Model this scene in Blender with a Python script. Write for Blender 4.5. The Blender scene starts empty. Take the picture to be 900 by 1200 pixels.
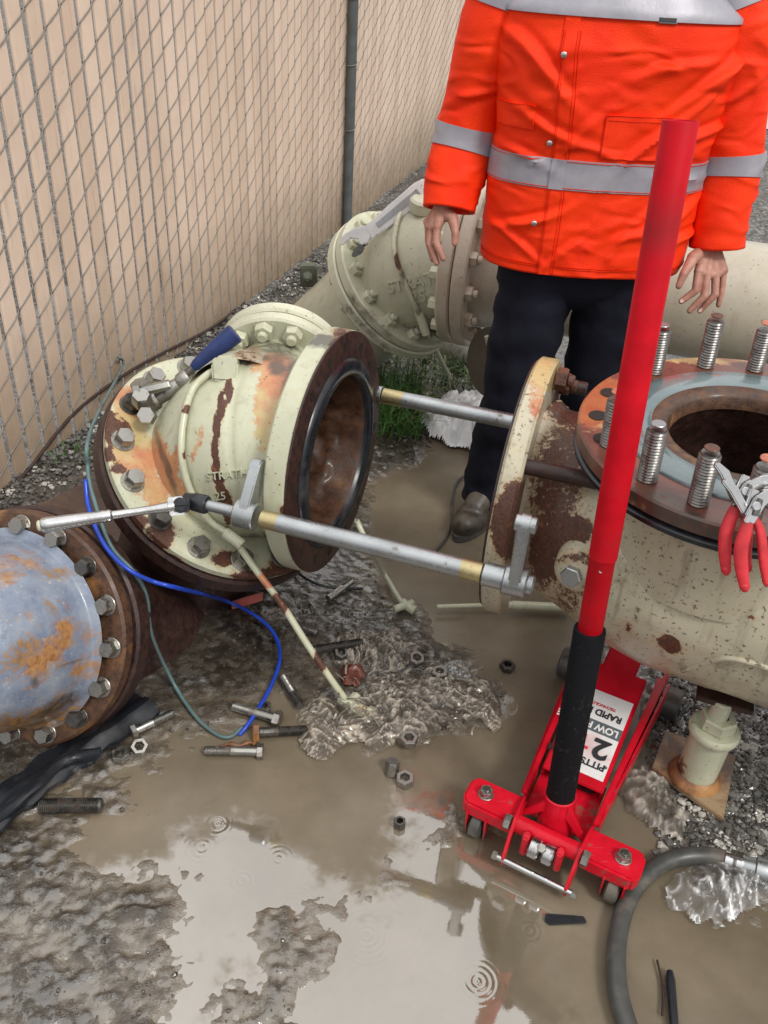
import bpy, bmesh, math, random
import numpy as np
from mathutils import Vector, Matrix, noise
from mathutils.bvhtree import BVHTree
random.seed(7); RNG = np.random.default_rng(7)
scn = bpy.context.scene
COL = scn.collection
V = Vector
# ------------------------------------------------------------------ camera
FPX, CAMH = 1006.0, 1.6
_th = math.radians(33.9); _ro = math.atan2(95, 1500)
F = V((0, math.cos(_th), -math.sin(_th))); _R0 = V((1, 0, 0)); _U0 = _R0.cross(F)
CR = math.cos(_ro)*_R0 + math.sin(_ro)*_U0
CU = -math.sin(_ro)*_R0 + math.cos(_ro)*_U0
CP = V((0, 0, CAMH))
cam = bpy.data.cameras.new('camera'); camo = bpy.data.objects.new('camera', cam); COL.objects.link(camo)
m = Matrix((CR, CU, -F)).transposed().to_4x4(); m.translation = CP
camo.matrix_world = m
cam.sensor_width = 36; cam.sensor_fit = 'AUTO'; cam.lens = 36*FPX/1200; cam.clip_start = .05; cam.clip_end = 1000
scn.camera = camo
# ------------------------------------------------------------------ world: overcast daylight
w = bpy.data.worlds.new('World'); scn.world = w; w.use_nodes = True
nt = w.node_tree; bg = nt.nodes['Background']
sky = nt.nodes.new('ShaderNodeTexSky'); sky.sky_type = 'NISHITA'; sky.sun_disc = False
sky.sun_elevation = math.radians(48); sky.sun_rotation = math.radians(138)
tc = nt.nodes.new('ShaderNodeTexCoord'); sx = nt.nodes.new('ShaderNodeSeparateXYZ')
nt.links.new(tc.outputs['Generated'], sx.inputs[0])
mr = nt.nodes.new('ShaderNodeMapRange'); mr.inputs[1].default_value = -.05; mr.inputs[2].default_value = 1
mr.inputs[3].default_value = 2.6; mr.inputs[4].default_value = 14.0
nt.links.new(sx.outputs[2], mr.inputs[0])
cn = nt.nodes.new('ShaderNodeTexNoise'); cn.inputs['Scale'].default_value = 2.2; cn.inputs['Detail'].default_value = 5
nt.links.new(tc.outputs['Generated'], cn.inputs['Vector'])
mr2 = nt.nodes.new('ShaderNodeMapRange'); mr2.inputs[1].default_value = .3; mr2.inputs[2].default_value = .7
mr2.inputs[3].default_value = .8; mr2.inputs[4].default_value = 1.15
nt.links.new(cn.outputs['Fac'], mr2.inputs[0])
mm = nt.nodes.new('ShaderNodeMath'); mm.operation = 'MULTIPLY'
nt.links.new(mr.outputs[0], mm.inputs[0]); nt.links.new(mr2.outputs[0], mm.inputs[1])
cg = nt.nodes.new('ShaderNodeMix'); cg.data_type = 'RGBA'; cg.blend_type = 'MULTIPLY'; cg.inputs[0].default_value = 1
cg.inputs[6].default_value = (1.0, .99, .97, 1); nt.links.new(mm.outputs[0], cg.inputs[7])
mx = nt.nodes.new('ShaderNodeMix'); mx.data_type = 'RGBA'; mx.inputs[0].default_value = .9
nt.links.new(sky.outputs[0], mx.inputs[6]); nt.links.new(cg.outputs[2], mx.inputs[7])
nt.links.new(mx.outputs[2], bg.inputs['Color']); bg.inputs['Strength'].default_value = .1
sl = bpy.data.lights.new('sun', 'SUN'); sl.energy = 1.5; sl.angle = math.radians(14); sl.color = (1, .97, .92)
so = bpy.data.objects.new('sun', sl); COL.objects.link(so)
so.rotation_euler = (math.radians(42), 0, math.radians(42))
scn.view_settings.view_transform = 'Standard'; scn.view_settings.look = 'None'
scn.view_settings.exposure = 0.42; scn.view_settings.gamma = 1
scn.cycles.max_bounces = 7; scn.cycles.transparent_max_bounces = 12
try: scn.cycles.use_denoising = True
except Exception: pass

# ------------------------------------------------------------------ where a picture point lies in the place
def ray(x, y): return F + CR*((x-450)/FPX) - CU*((y-600)/FPX)
def at(x, y, d): return CP + ray(x, y)*d
def g(x, y, z=0.0):
    d = ray(x, y); return CP + d*((z-CAMH)/d.z)
def atY(x, y, Y):
    d = ray(x, y); return CP + d*(Y/d.y)
def plane_hit(x, y, P, n):
    d = ray(x, y); return CP + d*((P-CP).dot(n)/d.dot(n))
def proj_np(P):
    v = P - np.array(CP); z = v @ np.array(F)
    return 450 + FPX*(v @ np.array(CR))/z, 600 - FPX*(v @ np.array(CU))/z
# ------------------------------------------------------------------ mesh helpers
def frame(n, hint=None):
    n = V(n).normalized()
    h = V(hint) if hint is not None else (V((0, 0, 1)) if abs(n.z) < .95 else V((0, 1, 0)))
    x = h.cross(n).normalized(); y = n.cross(x)
    return x, y, n
def mat_from(n, P, hint=None):
    x, y, z = frame(n, hint); M = Matrix((x, y, z)).transposed().to_4x4(); M.translation = P; return M
def catmull(pts, n=8):
    pts = [V(p) for p in pts]; out = []
    P = [pts[0]*2-pts[1]] + pts + [pts[-1]*2-pts[-2]]
    for i in range(1, len(P)-2):
        for k in range(n):
            t = k/n; a, b, c, d = P[i-1], P[i], P[i+1], P[i+2]
            out.append(.5*((2*b)+(c-a)*t+(2*a-5*b+4*c-d)*t*t+(3*b-a-3*c+d)*t**3))
    return out+[pts[-1]]
def hermite(P0, T0, P1, T1, n):
    o = []
    for i in range(n+1):
        t = i/n
        o.append((2*t**3-3*t**2+1)*P0+(t**3-2*t**2+t)*T0+(-2*t**3+3*t**2)*P1+(t**3-t**2)*T1)
    return o
class MB:
    def __init__(s): s.v = []; s.f = []
    def add(s, vs, fs):
        o = len(s.v); s.v += [tuple(v) for v in vs]; s.f += [tuple(i+o for i in f) for f in fs]; return s
    def lathe(s, prof, P=(0, 0, 0), n=(0, 0, 1), seg=32, closed=False, a0=0):
        x, y, z = frame(n); P = V(P); vs = []; fs = []; k = len(prof)
        for j in range(seg):
            a = a0+2*math.pi*j/seg; d = x*math.cos(a)+y*math.sin(a)
            for r, h in prof: vs.append(P+d*r+z*h)
        for j in range(seg):
            j2 = (j+1) % seg
            for i in range(k if closed else k-1):
                i2 = (i+1) % k; fs.append((j*k+i, j2*k+i, j2*k+i2, j*k+i2))
        return s.add(vs, fs)
    def disc(s, P, n, r, seg=24, h=0):
        x, y, z = frame(n); P = V(P)+z*h
        return s.add([P+x*r*math.cos(2*math.pi*j/seg)+y*r*math.sin(2*math.pi*j/seg) for j in range(seg)], [tuple(range(seg))])
    def cyl(s, P, n, r, h, seg=24, bev=0.0, a0=0):
        b = bev
        return s.lathe([(0, 0), (r-b, 0), (r, b), (r, h-b), (r-b, h), (0, h)] if b else [(0, 0), (r, 0), (r, h), (0, h)], P, n, seg, a0=a0)
    def sweep(s, path, rad, seg=10, caps=True, flat=None):
        path = [V(p) for p in path]; n = len(path)
        R = rad if hasattr(rad, '__len__') else [rad]*n
        T = [(path[min(i+1, n-1)]-path[max(i-1, 0)]).normalized() for i in range(n)]
        x = frame(T[0])[0]; vs = []; fs = []
        for i in range(n):
            x = (x-T[i]*x.dot(T[i])).normalized(); y = T[i].cross(x)
            fx, fy = flat[i] if flat else (1, 1)
            for j in range(seg):
                a = 2*math.pi*j/seg; vs.append(path[i]+(x*math.cos(a)*fx+y*math.sin(a)*fy)*R[i])
        for i in range(n-1):
            for j in range(seg):
                j2 = (j+1) % seg; fs.append((i*seg+j, i*seg+j2, (i+1)*seg+j2, (i+1)*seg+j))
        if caps: fs += [tuple(range(seg-1, -1, -1)), tuple(range((n-1)*seg, n*seg))]
        return s.add(vs, fs)
    def rod(s, a, b, r, seg=16, bev=.001):
        a = V(a); b = V(b); return s.cyl(a, b-a, r, (b-a).length, seg, bev)
    def box(s, P, hx, hy, hz, X=(1, 0, 0), Y=(0, 1, 0), Z=None):
        X = V(X).normalized(); Y = V(Y).normalized(); Z = V(Z).normalized() if Z is not None else X.cross(Y).normalized(); P = V(P)
        vs = [P+X*hx*a+Y*hy*b+Z*hz*c for c in (-1, 1) for a, b in ((-1, -1), (1, -1), (1, 1), (-1, 1))]
        return s.add(vs, [(3, 2, 1, 0), (4, 5, 6, 7), (0, 1, 5, 4), (1, 2, 6, 5), (2, 3, 7, 6), (3, 0, 4, 7)])
    def prism(s, poly, P, X, Y, t):
        X = V(X); Y = V(Y); Z = X.cross(Y).normalized(); P = V(P); n = len(poly)
        vs = [P+X*a+Y*b-Z*t/2 for a, b in poly]+[P+X*a+Y*b+Z*t/2 for a, b in poly]
        return s.add(vs, [tuple(range(n-1, -1, -1)), tuple(range(n, 2*n))]+[(i, (i+1) % n, n+(i+1) % n, n+i) for i in range(n)])
    def capsule(s, a, b, ra, rb, seg=14):
        a = V(a); b = V(b); d = (b-a); L = d.length; u = d/L if L > 1e-6 else V((0, 0, 1)); pr = []
        for i in range(6):
            t = math.pi/2*(1-i/5); pr.append((ra*math.cos(t), -ra*math.sin(t)))
        for i in range(6):
            t = math.pi/2*i/5; pr.append((rb*math.cos(t), L+rb*math.sin(t)))
        pr[0] = (1e-5, -ra); pr[-1] = (1e-5, L+rb)
        return s.lathe(pr, a, u, seg)
def mesh(name, mb, mat, smooth=40, bevel=0, off=(0, 0, 0), bseg=2):
    me = bpy.data.meshes.new(name); off = V(off)
    me.from_pydata([V(v)-off for v in mb.v], [], mb.f)
    bm = bmesh.new(); bm.from_mesh(me)
    bmesh.ops.remove_doubles(bm, verts=bm.verts, dist=1e-6)
    bmesh.ops.recalc_face_normals(bm, faces=bm.faces)
    if bevel:
        es = [e for e in bm.edges if len(e.link_faces) == 2 and e.calc_face_angle(0) > .5]
        bmesh.ops.bevel(bm, geom=es, offset=bevel, segments=bseg, affect='EDGES', clamp_overlap=True)
    bm.to_mesh(me); bm.free()
    if smooth:
        me.polygons.foreach_set('use_smooth', [True]*len(me.polygons))
        if smooth < 180: me.set_sharp_from_angle(angle=math.radians(smooth))
    if mat: me.materials.append(mat)
    return me
def link(name, me, parent=None, M=None):
    o = bpy.data.objects.new(name, me); COL.objects.link(o)
    if parent is not None: o.parent = parent
    if M is not None: o.matrix_local = M
    return o
def worldloc(o):
    p = V(o.location)
    while o.parent is not None:
        o = o.parent; p = p+V(o.location)
    return p
def obj(name, mb, mat, parent=None, smooth=40, bevel=0, bseg=2):
    """mesh given in place coordinates; parents only translate"""
    if parent is not None:
        return link(name, mesh(name, mb, mat, smooth, bevel, worldloc(parent), bseg), parent)
    a = np.array(mb.v); c = V((float(a[:, 0].mean()), float(a[:, 1].mean()), float(a[:, 2].min())))
    return link(name, mesh(name, mb, mat, smooth, bevel, c, bseg), None, Matrix.Translation(c))
def thing(name, loc, label, cat, group=None):
    o = bpy.data.objects.new(name, None); COL.objects.link(o); o.location = loc; o.matrix_local = Matrix.Translation(V(loc))
    o.empty_display_size = .1
    return tag(o, label, cat, group)
def tag(o, label, cat, group=None):
    o['label'] = label; o['category'] = cat
    if group: o['group'] = group
    return o
def kind(o, k): o['kind'] = k; return o
def paint(o, spots, front=True):
    """wear marks on the metal itself: colour attribute, R rust, G primer, B grime"""
    me = o.data; n = len(me.vertices); P = np.empty(n*3); me.vertices.foreach_get('co', P); P = P.reshape(-1, 3)+np.array(worldloc(o))
    N = np.empty(n*3); me.vertex_normals.foreach_get('vector', N); N = N.reshape(-1, 3)
    u, v = proj_np(P); fac = ((np.array(CP)-P)*N).sum(1) > -.02
    c = np.zeros((n, 4)); c[:, 3] = 1
    for s in spots:
        px, py, rx, ry, ch, st = s[:6]; an = math.radians(s[6]) if len(s) > 6 else 0
        dx = u-px; dy = v-py
        ex = dx*math.cos(an)+dy*math.sin(an); ey = -dx*math.sin(an)+dy*math.cos(an)
        q = np.clip(1.6-np.sqrt((ex/rx)**2+(ey/ry)**2)*1.1, 0, 1)*st
        if front: q = q*fac
        c[:, ch] = np.maximum(c[:, ch], q)
    at_ = me.color_attributes.new('mask', 'FLOAT_COLOR', 'POINT'); at_.data.foreach_set('color', c.ravel())
def remesh(mb, vox, smooth_it=4, fac=.5):
    me = bpy.data.meshes.new('tmp'); me.from_pydata([V(v) for v in mb.v], [], mb.f)
    bm = bmesh.new(); bm.from_mesh(me); bmesh.ops.remove_doubles(bm, verts=bm.verts, dist=1e-6); bmesh.ops.recalc_face_normals(bm, faces=bm.faces); bm.to_mesh(me); bm.free()
    o = bpy.data.objects.new('tmp', me); COL.objects.link(o)
    r = o.modifiers.new('r', 'REMESH'); r.mode = 'VOXEL'; r.voxel_size = vox
    if smooth_it:
        s = o.modifiers.new('s', 'SMOOTH'); s.factor = fac; s.iterations = smooth_it
    dg = bpy.context.evaluated_depsgraph_get(); e = o.evaluated_get(dg); m2 = e.to_mesh()
    out = MB(); out.v = [tuple(v.co) for v in m2.vertices]; out.f = [tuple(p.vertices) for p in m2.polygons]
    e.to_mesh_clear(); bpy.data.objects.remove(o); return out
def bvh(mb): return BVHTree.FromPolygons([V(v) for v in mb.v], mb.f)
def onsurf(x, y, tree, off=0.0, fallback=2.0):
    d = ray(x, y).normalized(); h = tree.ray_cast(CP, d)
    if h[0] is None: return at(x, y, fallback)
    n = h[1] if h[1].dot(d) < 0 else -h[1]
    return h[0]+n*off
def fbm(P, sc, oc=4, gain=.5):
    a = 1; s = 0; P = V(P)*sc
    for _ in range(oc): s += a*noise.noise(P); P = P*2.03; a *= gain
    return s
# ------------------------------------------------------------------ materials
class NT:
    def __init__(s, name):
        s.m = bpy.data.materials.new(name); s.m.use_nodes = True; s.t = s.m.node_tree; s.b = s.t.nodes['Principled BSDF']
        s.co = s.n('ShaderNodeTexCoord').outputs['Object']
        s.wp = s.n('ShaderNodeNewGeometry').outputs['Position']
    def n(s, t, ins=None, **pr):
        nd = s.t.nodes.new(t)
        for k, v in pr.items(): setattr(nd, k, v)
        for k, v in (ins or {}).items(): s.set(nd.inputs[k], v)
        return nd
    def set(s, sock, v):
        if isinstance(v, bpy.types.NodeSocket): s.t.links.new(v, sock)
        else:
            if isinstance(v, (tuple, list)) and len(v) == 3 and sock.type == 'RGBA': v = (*v, 1)
            sock.default_value = v
    def noise(s, sc, det=4, ro=.55, co=None, dist=0):
        return s.n('ShaderNodeTexNoise', {'Vector': co or s.co, 'Scale': sc, 'Detail': det, 'Roughness': ro, 'Distortion': dist}).outputs['Fac']
    def vor(s, sc, co=None, feat='F1', out='Distance'):
        return s.n('ShaderNodeTexVoronoi', {'Vector': co or s.co, 'Scale': sc}, feature=feat).outputs[out]
    def map(s, v, a, b, c=0, d=1, smooth=False):
        return s.n('ShaderNodeMapRange', {0: v, 1: a, 2: b, 3: c, 4: d}, interpolation_type='SMOOTHSTEP' if smooth else 'LINEAR').outputs[0]
    def mth(s, op, a, b=0.0, c=None):
        d = {0: a, 1: b}
        if c is not None: d[2] = c
        return s.n('ShaderNodeMath', d, operation=op).outputs[0]
    def mix(s, f, a, b, bt='MIX'):
        return s.n('ShaderNodeMix', {0: f, 6: a, 7: b}, data_type='RGBA', blend_type=bt).outputs[2]
    def scale3(s, x, y, z, co=None):
        return s.n('ShaderNodeMapping', {'Vector': co or s.co, 'Scale': (x, y, z)}).outputs[0]
    def attr(s, name='mask'):
        a = s.n('ShaderNodeAttribute', attribute_name=name).outputs['Color']
        return s.n('ShaderNodeSeparateColor', {0: a}).outputs
    def bump(s, h, st=.3, d=.002):
        nd = s.n('ShaderNodeBump', {'Height': h, 'Strength': st, 'Distance': d}); return nd.outputs[0]
    def out(s, **k):
        for kk, v in k.items(): s.set(s.b.inputs[kk.replace('_', ' ')], v)
        return s.m
def m_plain(name, c, ro=.5, me=0.0, var=.25, sc=30, bump=.1, dirt=0.0, dirtc=(.05, .04, .03), spec=.5, bd=.001):
    t = NT(name); n = t.noise(sc, 5); n2 = t.noise(sc*.25, 6, .6)
    col = t.mix(t.map(n, .3, .7), tuple(x*(1-var) for x in c), tuple(min(1, x*(1+var*.6)) for x in c))
    if dirt: col = t.mix(t.map(n2, .62-dirt*.35, .78-dirt*.2, 0, min(1, .5+dirt)), col, dirtc)
    return t.out(Base_Color=col, Roughness=t.map(n2, .3, .7, max(.03, ro-.1), min(1, ro+.15)), Metallic=me, Specular_IOR_Level=spec, Normal=t.bump(n, bump, bd))
def m_rustpaint(name, base, spk=.70, dirt=.4, primer=(.42, .12, .055), ro=.32, streak=True, pt=.66):
    """old paint over cast iron: chips, rust, primer and grime where the mask or chance puts them"""
    t = NT(name); a = t.attr()
    big = t.noise(5, 6, .6); mid = t.noise(28, 6, .65); fin = t.noise(170, 4, .6); ed = t.noise(60, 5, .7)
    col = t.mix(t.map(big, .3, .7), tuple(x*.86 for x in base), tuple(min(1, x*1.08) for x in base))
    col = t.mix(t.map(mid, .5, .8, 0, .5), col, (base[0]*.8, base[1]*.68, base[2]*.5))
    if streak:
        st = t.noise(9, 5, .6, t.scale3(4, 4, .5)); col = t.mix(t.map(st, .56, .8, 0, dirt), col, (.16, .13, .085))
    pm = t.mth('ADD', a[1], t.mth('MULTIPLY', t.mth('SUBTRACT', ed, .5), 1.1))
    pcol = t.mix(t.map(mid, .35, .65), primer, (primer[0]*1.25, primer[1]*1.9, primer[2]*1.6))
    pcol = t.mix(t.map(big, .5, .6), pcol, (.5, .38, .17))
    col = t.mix(t.map(pm, .42, .6, 0, .9), col, pcol)
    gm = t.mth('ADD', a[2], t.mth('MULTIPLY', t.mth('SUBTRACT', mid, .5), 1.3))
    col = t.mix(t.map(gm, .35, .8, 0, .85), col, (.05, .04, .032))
    pit = t.noise(110, 3, .6); col = t.mix(t.map(pit, pt, pt+.05, 0, .8), col, (.09, .05, .03))
    rm = t.mth('ADD', a[0], t.mth('ADD', t.mth('MULTIPLY', t.mth('SUBTRACT', ed, .5), 1.0), t.mth('MULTIPLY', t.mth('SUBTRACT', fin, .5), .55)))
    rs = t.map(rm, .45, .56); sp = t.map(mid, spk, spk+.02); rs = t.mth('MAXIMUM', rs, sp)
    rcol = t.mix(t.map(fin, .3, .7), (.035, .012, .008), (.12, .042, .02)); rcol = t.mix(t.map(ed, .58, .75), rcol, (.27, .1, .03))
    halo = t.map(rm, .2, .5, 0, .55); col = t.mix(halo, col, (.4, .22, .09)); col = t.mix(rs, col, rcol)
    rough = t.mix(rs, (ro,)*3, (.62,)*3)
    hgt = t.mth('ADD', t.mth('MULTIPLY', rs, -1.0), t.mth('MULTIPLY', t.mth('ADD', fin, ed), .35))
    return t.out(Base_Color=col, Roughness=rough, Normal=t.bump(hgt, .6, .0016), Coat_Weight=.25, Coat_Roughness=.15)
def m_rust(name, a=(.04, .015, .01), b=(.14, .05, .022), c=(.32, .13, .035), ro=.55, oran=.6, wet=.14):
    t = NT(name); n1 = t.noise(7, 7, .62); n2 = t.noise(45, 6, .65); n3 = t.noise(200, 3)
    col = t.mix(t.map(n2, .3, .7), a, b); col = t.mix(t.map(n1, oran, oran+.12, 0, .85), col, c); col = t.mix(t.map(n3, .62, .75, 0, .5), col, (.02, .012, .01))
    return t.out(Base_Color=col, Roughness=t.map(n2, .3, .7, ro-.2, ro+.15), Normal=t.bump(t.mth('ADD', n2, t.mth('MULTIPLY', n3, .5)), .8, .002), Coat_Weight=wet, Coat_Roughness=.12)
def m_metal(name, c=(.55, .55, .54), ro=.28, dirt=.3, dirtc=(.12, .06, .03), sc=40, me=1.0):
    t = NT(name); n1 = t.noise(sc, 6, .65); n2 = t.noise(sc*5, 3); n3 = t.noise(sc*.3, 5)
    d = t.map(n1, .68-dirt*.3, .8-dirt*.25, 0, .9)
    col = t.mix(d, t.mix(t.map(n3, .3, .7), tuple(x*.75 for x in c), c), dirtc)
    return t.out(Base_Color=col, Metallic=t.mth('MULTIPLY', t.mth('SUBTRACT', 1.0, d), me), Roughness=t.map(n2, .3, .7, ro*.7, ro*1.5), Normal=t.bump(n1, .15, .001))
CREAM = (.50, .505, .37)
M = {}
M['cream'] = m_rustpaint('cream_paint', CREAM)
M['cream_far'] = m_rustpaint('cream_paint_clean', (.54, .54, .41), spk=.77, dirt=.45)
M['elbow'] = m_rustpaint('cream_paint_worn', (.50, .455, .335), spk=.70, dirt=.9, pt=.605, primer=(.36, .075, .035))
M['pink'] = m_rustpaint('cream_pink_paint', (.48, .42, .33), spk=.75, dirt=.4)
M['tan'] = m_rustpaint('tan_pipe_paint', (.46, .42, .33), spk=.8, dirt=.25)
M['redprimer'] = m_rustpaint('red_primer', (.15, .055, .04), spk=.66, dirt=.8, primer=(.30, .07, .03))
M['rust'] = m_rust('brown_rust'); M['rustdark'] = m_rust('dark_rust', (.014, .007, .006), (.05, .017, .011), (.13, .05, .02), oran=.68)
M['rustor'] = m_rust('orange_rust', (.10, .04, .02), (.25, .11, .04), (.42, .2, .06), oran=.5)
M['rustin'] = m_rust('wet_inner_rust', (.025, .010, .005), (.095, .036, .013), (.17, .07, .02), ro=.6, wet=.2)
M['steel'] = m_metal('zinc_steel', (.46, .48, .49), .36, .3)
M['chrome'] = m_metal('chrome', (.62, .62, .62), .2, .22)
M['bolt'] = m_metal('bolt_steel', (.42, .41, .38), .34, .5)
M['boltdark'] = m_metal('oily_bolt_steel', (.17, .165, .155), .34, .6, (.05, .03, .02))
M['brass'] = m_metal('yellow_zinc', (.56, .47, .26), .38, .2)
M['liner'] = m_plain('black_rubber', (.012, .014, .018), .25, var=.4, dirt=.15, dirtc=(.1, .1, .1))
M['black'] = m_plain('black_plastic', (.015, .017, .022), .28, dirt=.25, dirtc=(.06, .05, .04))
M['foam'] = m_plain('black_foam', (.006, .006, .008), .85, spec=.2, var=.4, sc=250, bump=.4, dirt=.12, dirtc=(.05, .045, .04))
M['red'] = m_plain('red_enamel', (.52, .005, .014), .48, spec=.12, var=.2, sc=18, bump=.05, dirt=.24, dirtc=(.12, .02, .02))
M['redjack'] = m_plain('red_jack_enamel', (.58, .006, .020), .34, spec=.25, var=.2, sc=22, bump=.12, dirt=.5, dirtc=(.12, .045, .035))
t = NT('red_jack_paint'); n1 = t.noise(20, 5, .6, t.wp); n2 = t.noise(70, 5, .7, t.wp); n3 = t.noise(9, 4, .6, t.wp); zz0 = t.n('ShaderNodeSeparateXYZ', {0: t.wp}).outputs[2]
c = t.mix(t.map(n1, .3, .7), (.46, .004, .014), (.62, .008, .026)); c = t.mix(t.map(n2, .66, .70, 0, .85), c, (.10, .03, .025))
sc_ = t.noise(30, 3, .5, t.scale3(1, 14, 3, t.wp)); c = t.mix(t.map(sc_, .70, .74, 0, .6), c, (.35, .12, .12))
md = t.mth('ADD', t.mth('ADD', n1, t.mth('MULTIPLY', n2, .6)), t.mth('MULTIPLY', t.mth('SUBTRACT', .085, zz0), 3.5)); k_ = t.map(md, .90, 1.05, 0, .8); c = t.mix(k_, c, (.13, .10, .07))
M['redjack'] = t.out(Base_Color=c, Roughness=t.mix(k_, (.3,)*3, (.7,)*3), Specular_IOR_Level=.25, Normal=t.bump(t.mth('ADD', n2, k_), .15, .001))
M['redgrip'] = m_plain('red_vinyl', (.58, .035, .045), .5, var=.3, spec=.3, bump=.4, sc=40, dirt=.25, dirtc=(.12, .03, .03))
M['bluegrip'] = m_plain('blue_rubber', (.012, .028, .12), .4, var=.3, sc=30, dirt=.15)
M['bluew'] = m_plain('blue_cable_sheath', (.01, .05, .42), .3, var=.2)
M['greenw'] = m_plain('green_cable_sheath', (.10, .17, .17), .45, var=.3, dirt=.3)
M['hose'] = m_plain('grey_rubber_hose', (.060, .060, .056), .4, var=.25, bump=.3, dirt=.35, dirtc=(.2, .16, .11))
M['post'] = m_plain('grey_fence_post', (.09, .10, .10), .55, var=.25, sc=15, dirt=.2)
M['wire'] = m_plain('fence_wire', (.26, .25, .225), .5, me=.4, var=.25)
M['white'] = m_plain('white_label', (.75, .73, .72), .4, var=.1, dirt=.3, dirtc=(.55, .25, .25))
M['greyband'] = m_plain('label_grey', (.10, .12, .13), .45, var=.1)
M['ink'] = m_plain('black_ink', (.02, .02, .025), .5, var=.1)
M['redink'] = m_plain('red_ink', (.65, .03, .05), .5, var=.1)
M['hole'] = m_plain('hole_shade', (.012, .008, .006), .7)  # near-black colour for flat discs, painted shade of empty holes
M['green'] = m_plain('grass_green', (.06, .15, .025), .45, var=.5, sc=8)
M['straw'] = m_plain('dry_grass', (.24, .22, .11), .6, var=.4, sc=8)
M['scrapred'] = m_plain('red_scrap', (.40, .05, .03), .4, var=.4)
M['rustbr'] = m_rust('brown_orange_rust', (.025, .014, .010), (.12, .052, .024), (.30, .14, .045), oran=.58)
M['wood'] = m_rust('wet_rusty_plate', (.05, .028, .02), (.12, .07, .045), (.2, .1, .05), oran=.62)
# ------------------------------------------------------------------ ground: mud, puddle, gravel
MUD = """999999999999999999 999999999899999999 999999998644666666 999999995322466666 999999995222266666 999999975322256666
888877765543346666 888876556654345677 777655455665443677 766544344444433567 655432223344322478 554432244453222467
554443244432222355 555544544322222344 555544553312332333 555545543223332344""".split()
def bil(tab, u, v, y0=425.0):
    T = np.array([[float(c) for c in r] for r in tab]); x = np.clip((u-25)/50, 0, T.shape[1]-1.001); y = np.clip((v-y0)/50, 0, T.shape[0]-1.001)
    i = np.floor(x).astype(int); j = np.floor(y).astype(int); fx = x-i; fy = y-j; fx = fx*fx*(3-2*fx); fy = fy*fy*(3-2*fy)
    return T[j, i]*(1-fx)*(1-fy)+T[j, i+1]*fx*(1-fy)+T[j+1, i]*(1-fx)*fy+T[j+1, i+1]*fx*fy
def vnoise(X, Y, sc, seed=0):
    r = np.random.default_rng(seed); tab = r.random((256, 256))
    x = X*sc+1000; y = Y*sc+1000; i = np.floor(x).astype(int); j = np.floor(y).astype(int); fx = x-i; fy = y-j
    fx = fx*fx*(3-2*fx); fy = fy*fy*(3-2*fy); a = lambda p, q: tab[p % 256, q % 256]
    return a(i, j)*(1-fx)*(1-fy)+a(i+1, j)*fx*(1-fy)+a(i, j+1)*(1-fx)*fy+a(i+1, j+1)*fx*fy
def vfbm(X, Y, sc, oc=5, gain=.5, seed=0):
    s = 0; a = 1; t = 0
    for k in range(oc): s = s+a*vnoise(X, Y, sc*2.07**k, seed+k); t += a; a *= gain
    return s/t-.5
def ground_h(X, Y):
    P = np.stack([X, Y, np.zeros_like(X)], -1); u, v = proj_np(P.reshape(-1, 3)); u = u.reshape(X.shape); v = v.reshape(X.shape)
    ok = Y > .2; mm = np.where(ok, bil(MUD, u, v), 7)
    h = (mm-4.42)*.009 + vfbm(X, Y, 5, 3, .5, 3)*.016
    rough = np.clip((mm-2.5)/3, 0, 1)*np.where((v < 900) & (v > 560), .62, 1.0)
    rid = 1-np.abs(vfbm(X, Y, 17, 4, .6, 11))*4
    h += rough*(vfbm(X, Y, 30, 5, .64, 21)*.019 + np.clip(rid, 0, 1)**2*.005 + (vnoise(X*1.0+Y*.5, Y*1.6-X*.6, 62, 5)-.5)*.005)
    rows = (v < 500); h = np.where(v < 560, h-.012*np.clip((560-v)/80, 0, 1), h)
    return h
NX, NY = 640, 660
gx = np.linspace(-1.75, 2.0, NX); gy = np.linspace(.42, 4.3, NY); GX, GY = np.meshgrid(gx, gy); GH = ground_h(GX, GY)
eb = np.minimum.reduce([GX+1.75, 2.0-GX, GY-.42, 4.3-GY]); k_ = np.clip(eb/.25, 0, 1); GH = GH*k_ + (1-k_)*(-.004)
gm = bpy.data.meshes.new('mud_ground'); vs = np.stack([GX, GY, GH], -1).reshape(-1, 3)
ii = np.arange(NX*NY).reshape(NY, NX); fs = np.stack([ii[:-1, :-1], ii[:-1, 1:], ii[1:, 1:], ii[1:, :-1]], -1).reshape(-1, 4)
gm.from_pydata(vs.tolist(), [], fs.tolist()); gm.polygons.foreach_set('use_smooth', [True]*len(gm.polygons))
def gh(x, y):
    i = int(np.clip((x+1.75)/3.75*(NX-1), 0, NX-1)); j = int(np.clip((y-.42)/3.88*(NY-1), 0, NY-1)); return float(max(GH[j, i], .0))
t = NT('wet_mud')
n1 = t.noise(4, 7, .62, t.wp); n2 = t.noise(38, 6, .65, t.wp); n3 = t.noise(240, 3, .6, t.wp); v1 = t.vor(120, t.wp)
c = t.mix(t.map(n1, .35, .65), (.013, .010, .008), (.044, .035, .025)); c = t.mix(t.map(n2, .4, .72), c, (.082, .067, .05)); c = t.mix(t.map(n3, .6, .75, 0, .8), c, (.02, .016, .012))
c = t.mix(t.map(n2, .3, .4, .6, 0), c, (.018, .015, .012))
c = t.mix(t.map(v1, .0, .12, .35, 0), c, (.2, .18, .15))
zz_m = t.mth('ADD', t.n('ShaderNodeSeparateXYZ', {0: t.wp}).outputs[2], t.mth('MULTIPLY', t.mth('SUBTRACT', n2, .5), .012)); silt = t.map(zz_m, .0, .011, 1, 0, True)
c = t.mix(t.mth('MULTIPLY', silt, .8), c, (.15, .118, .08))
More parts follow.
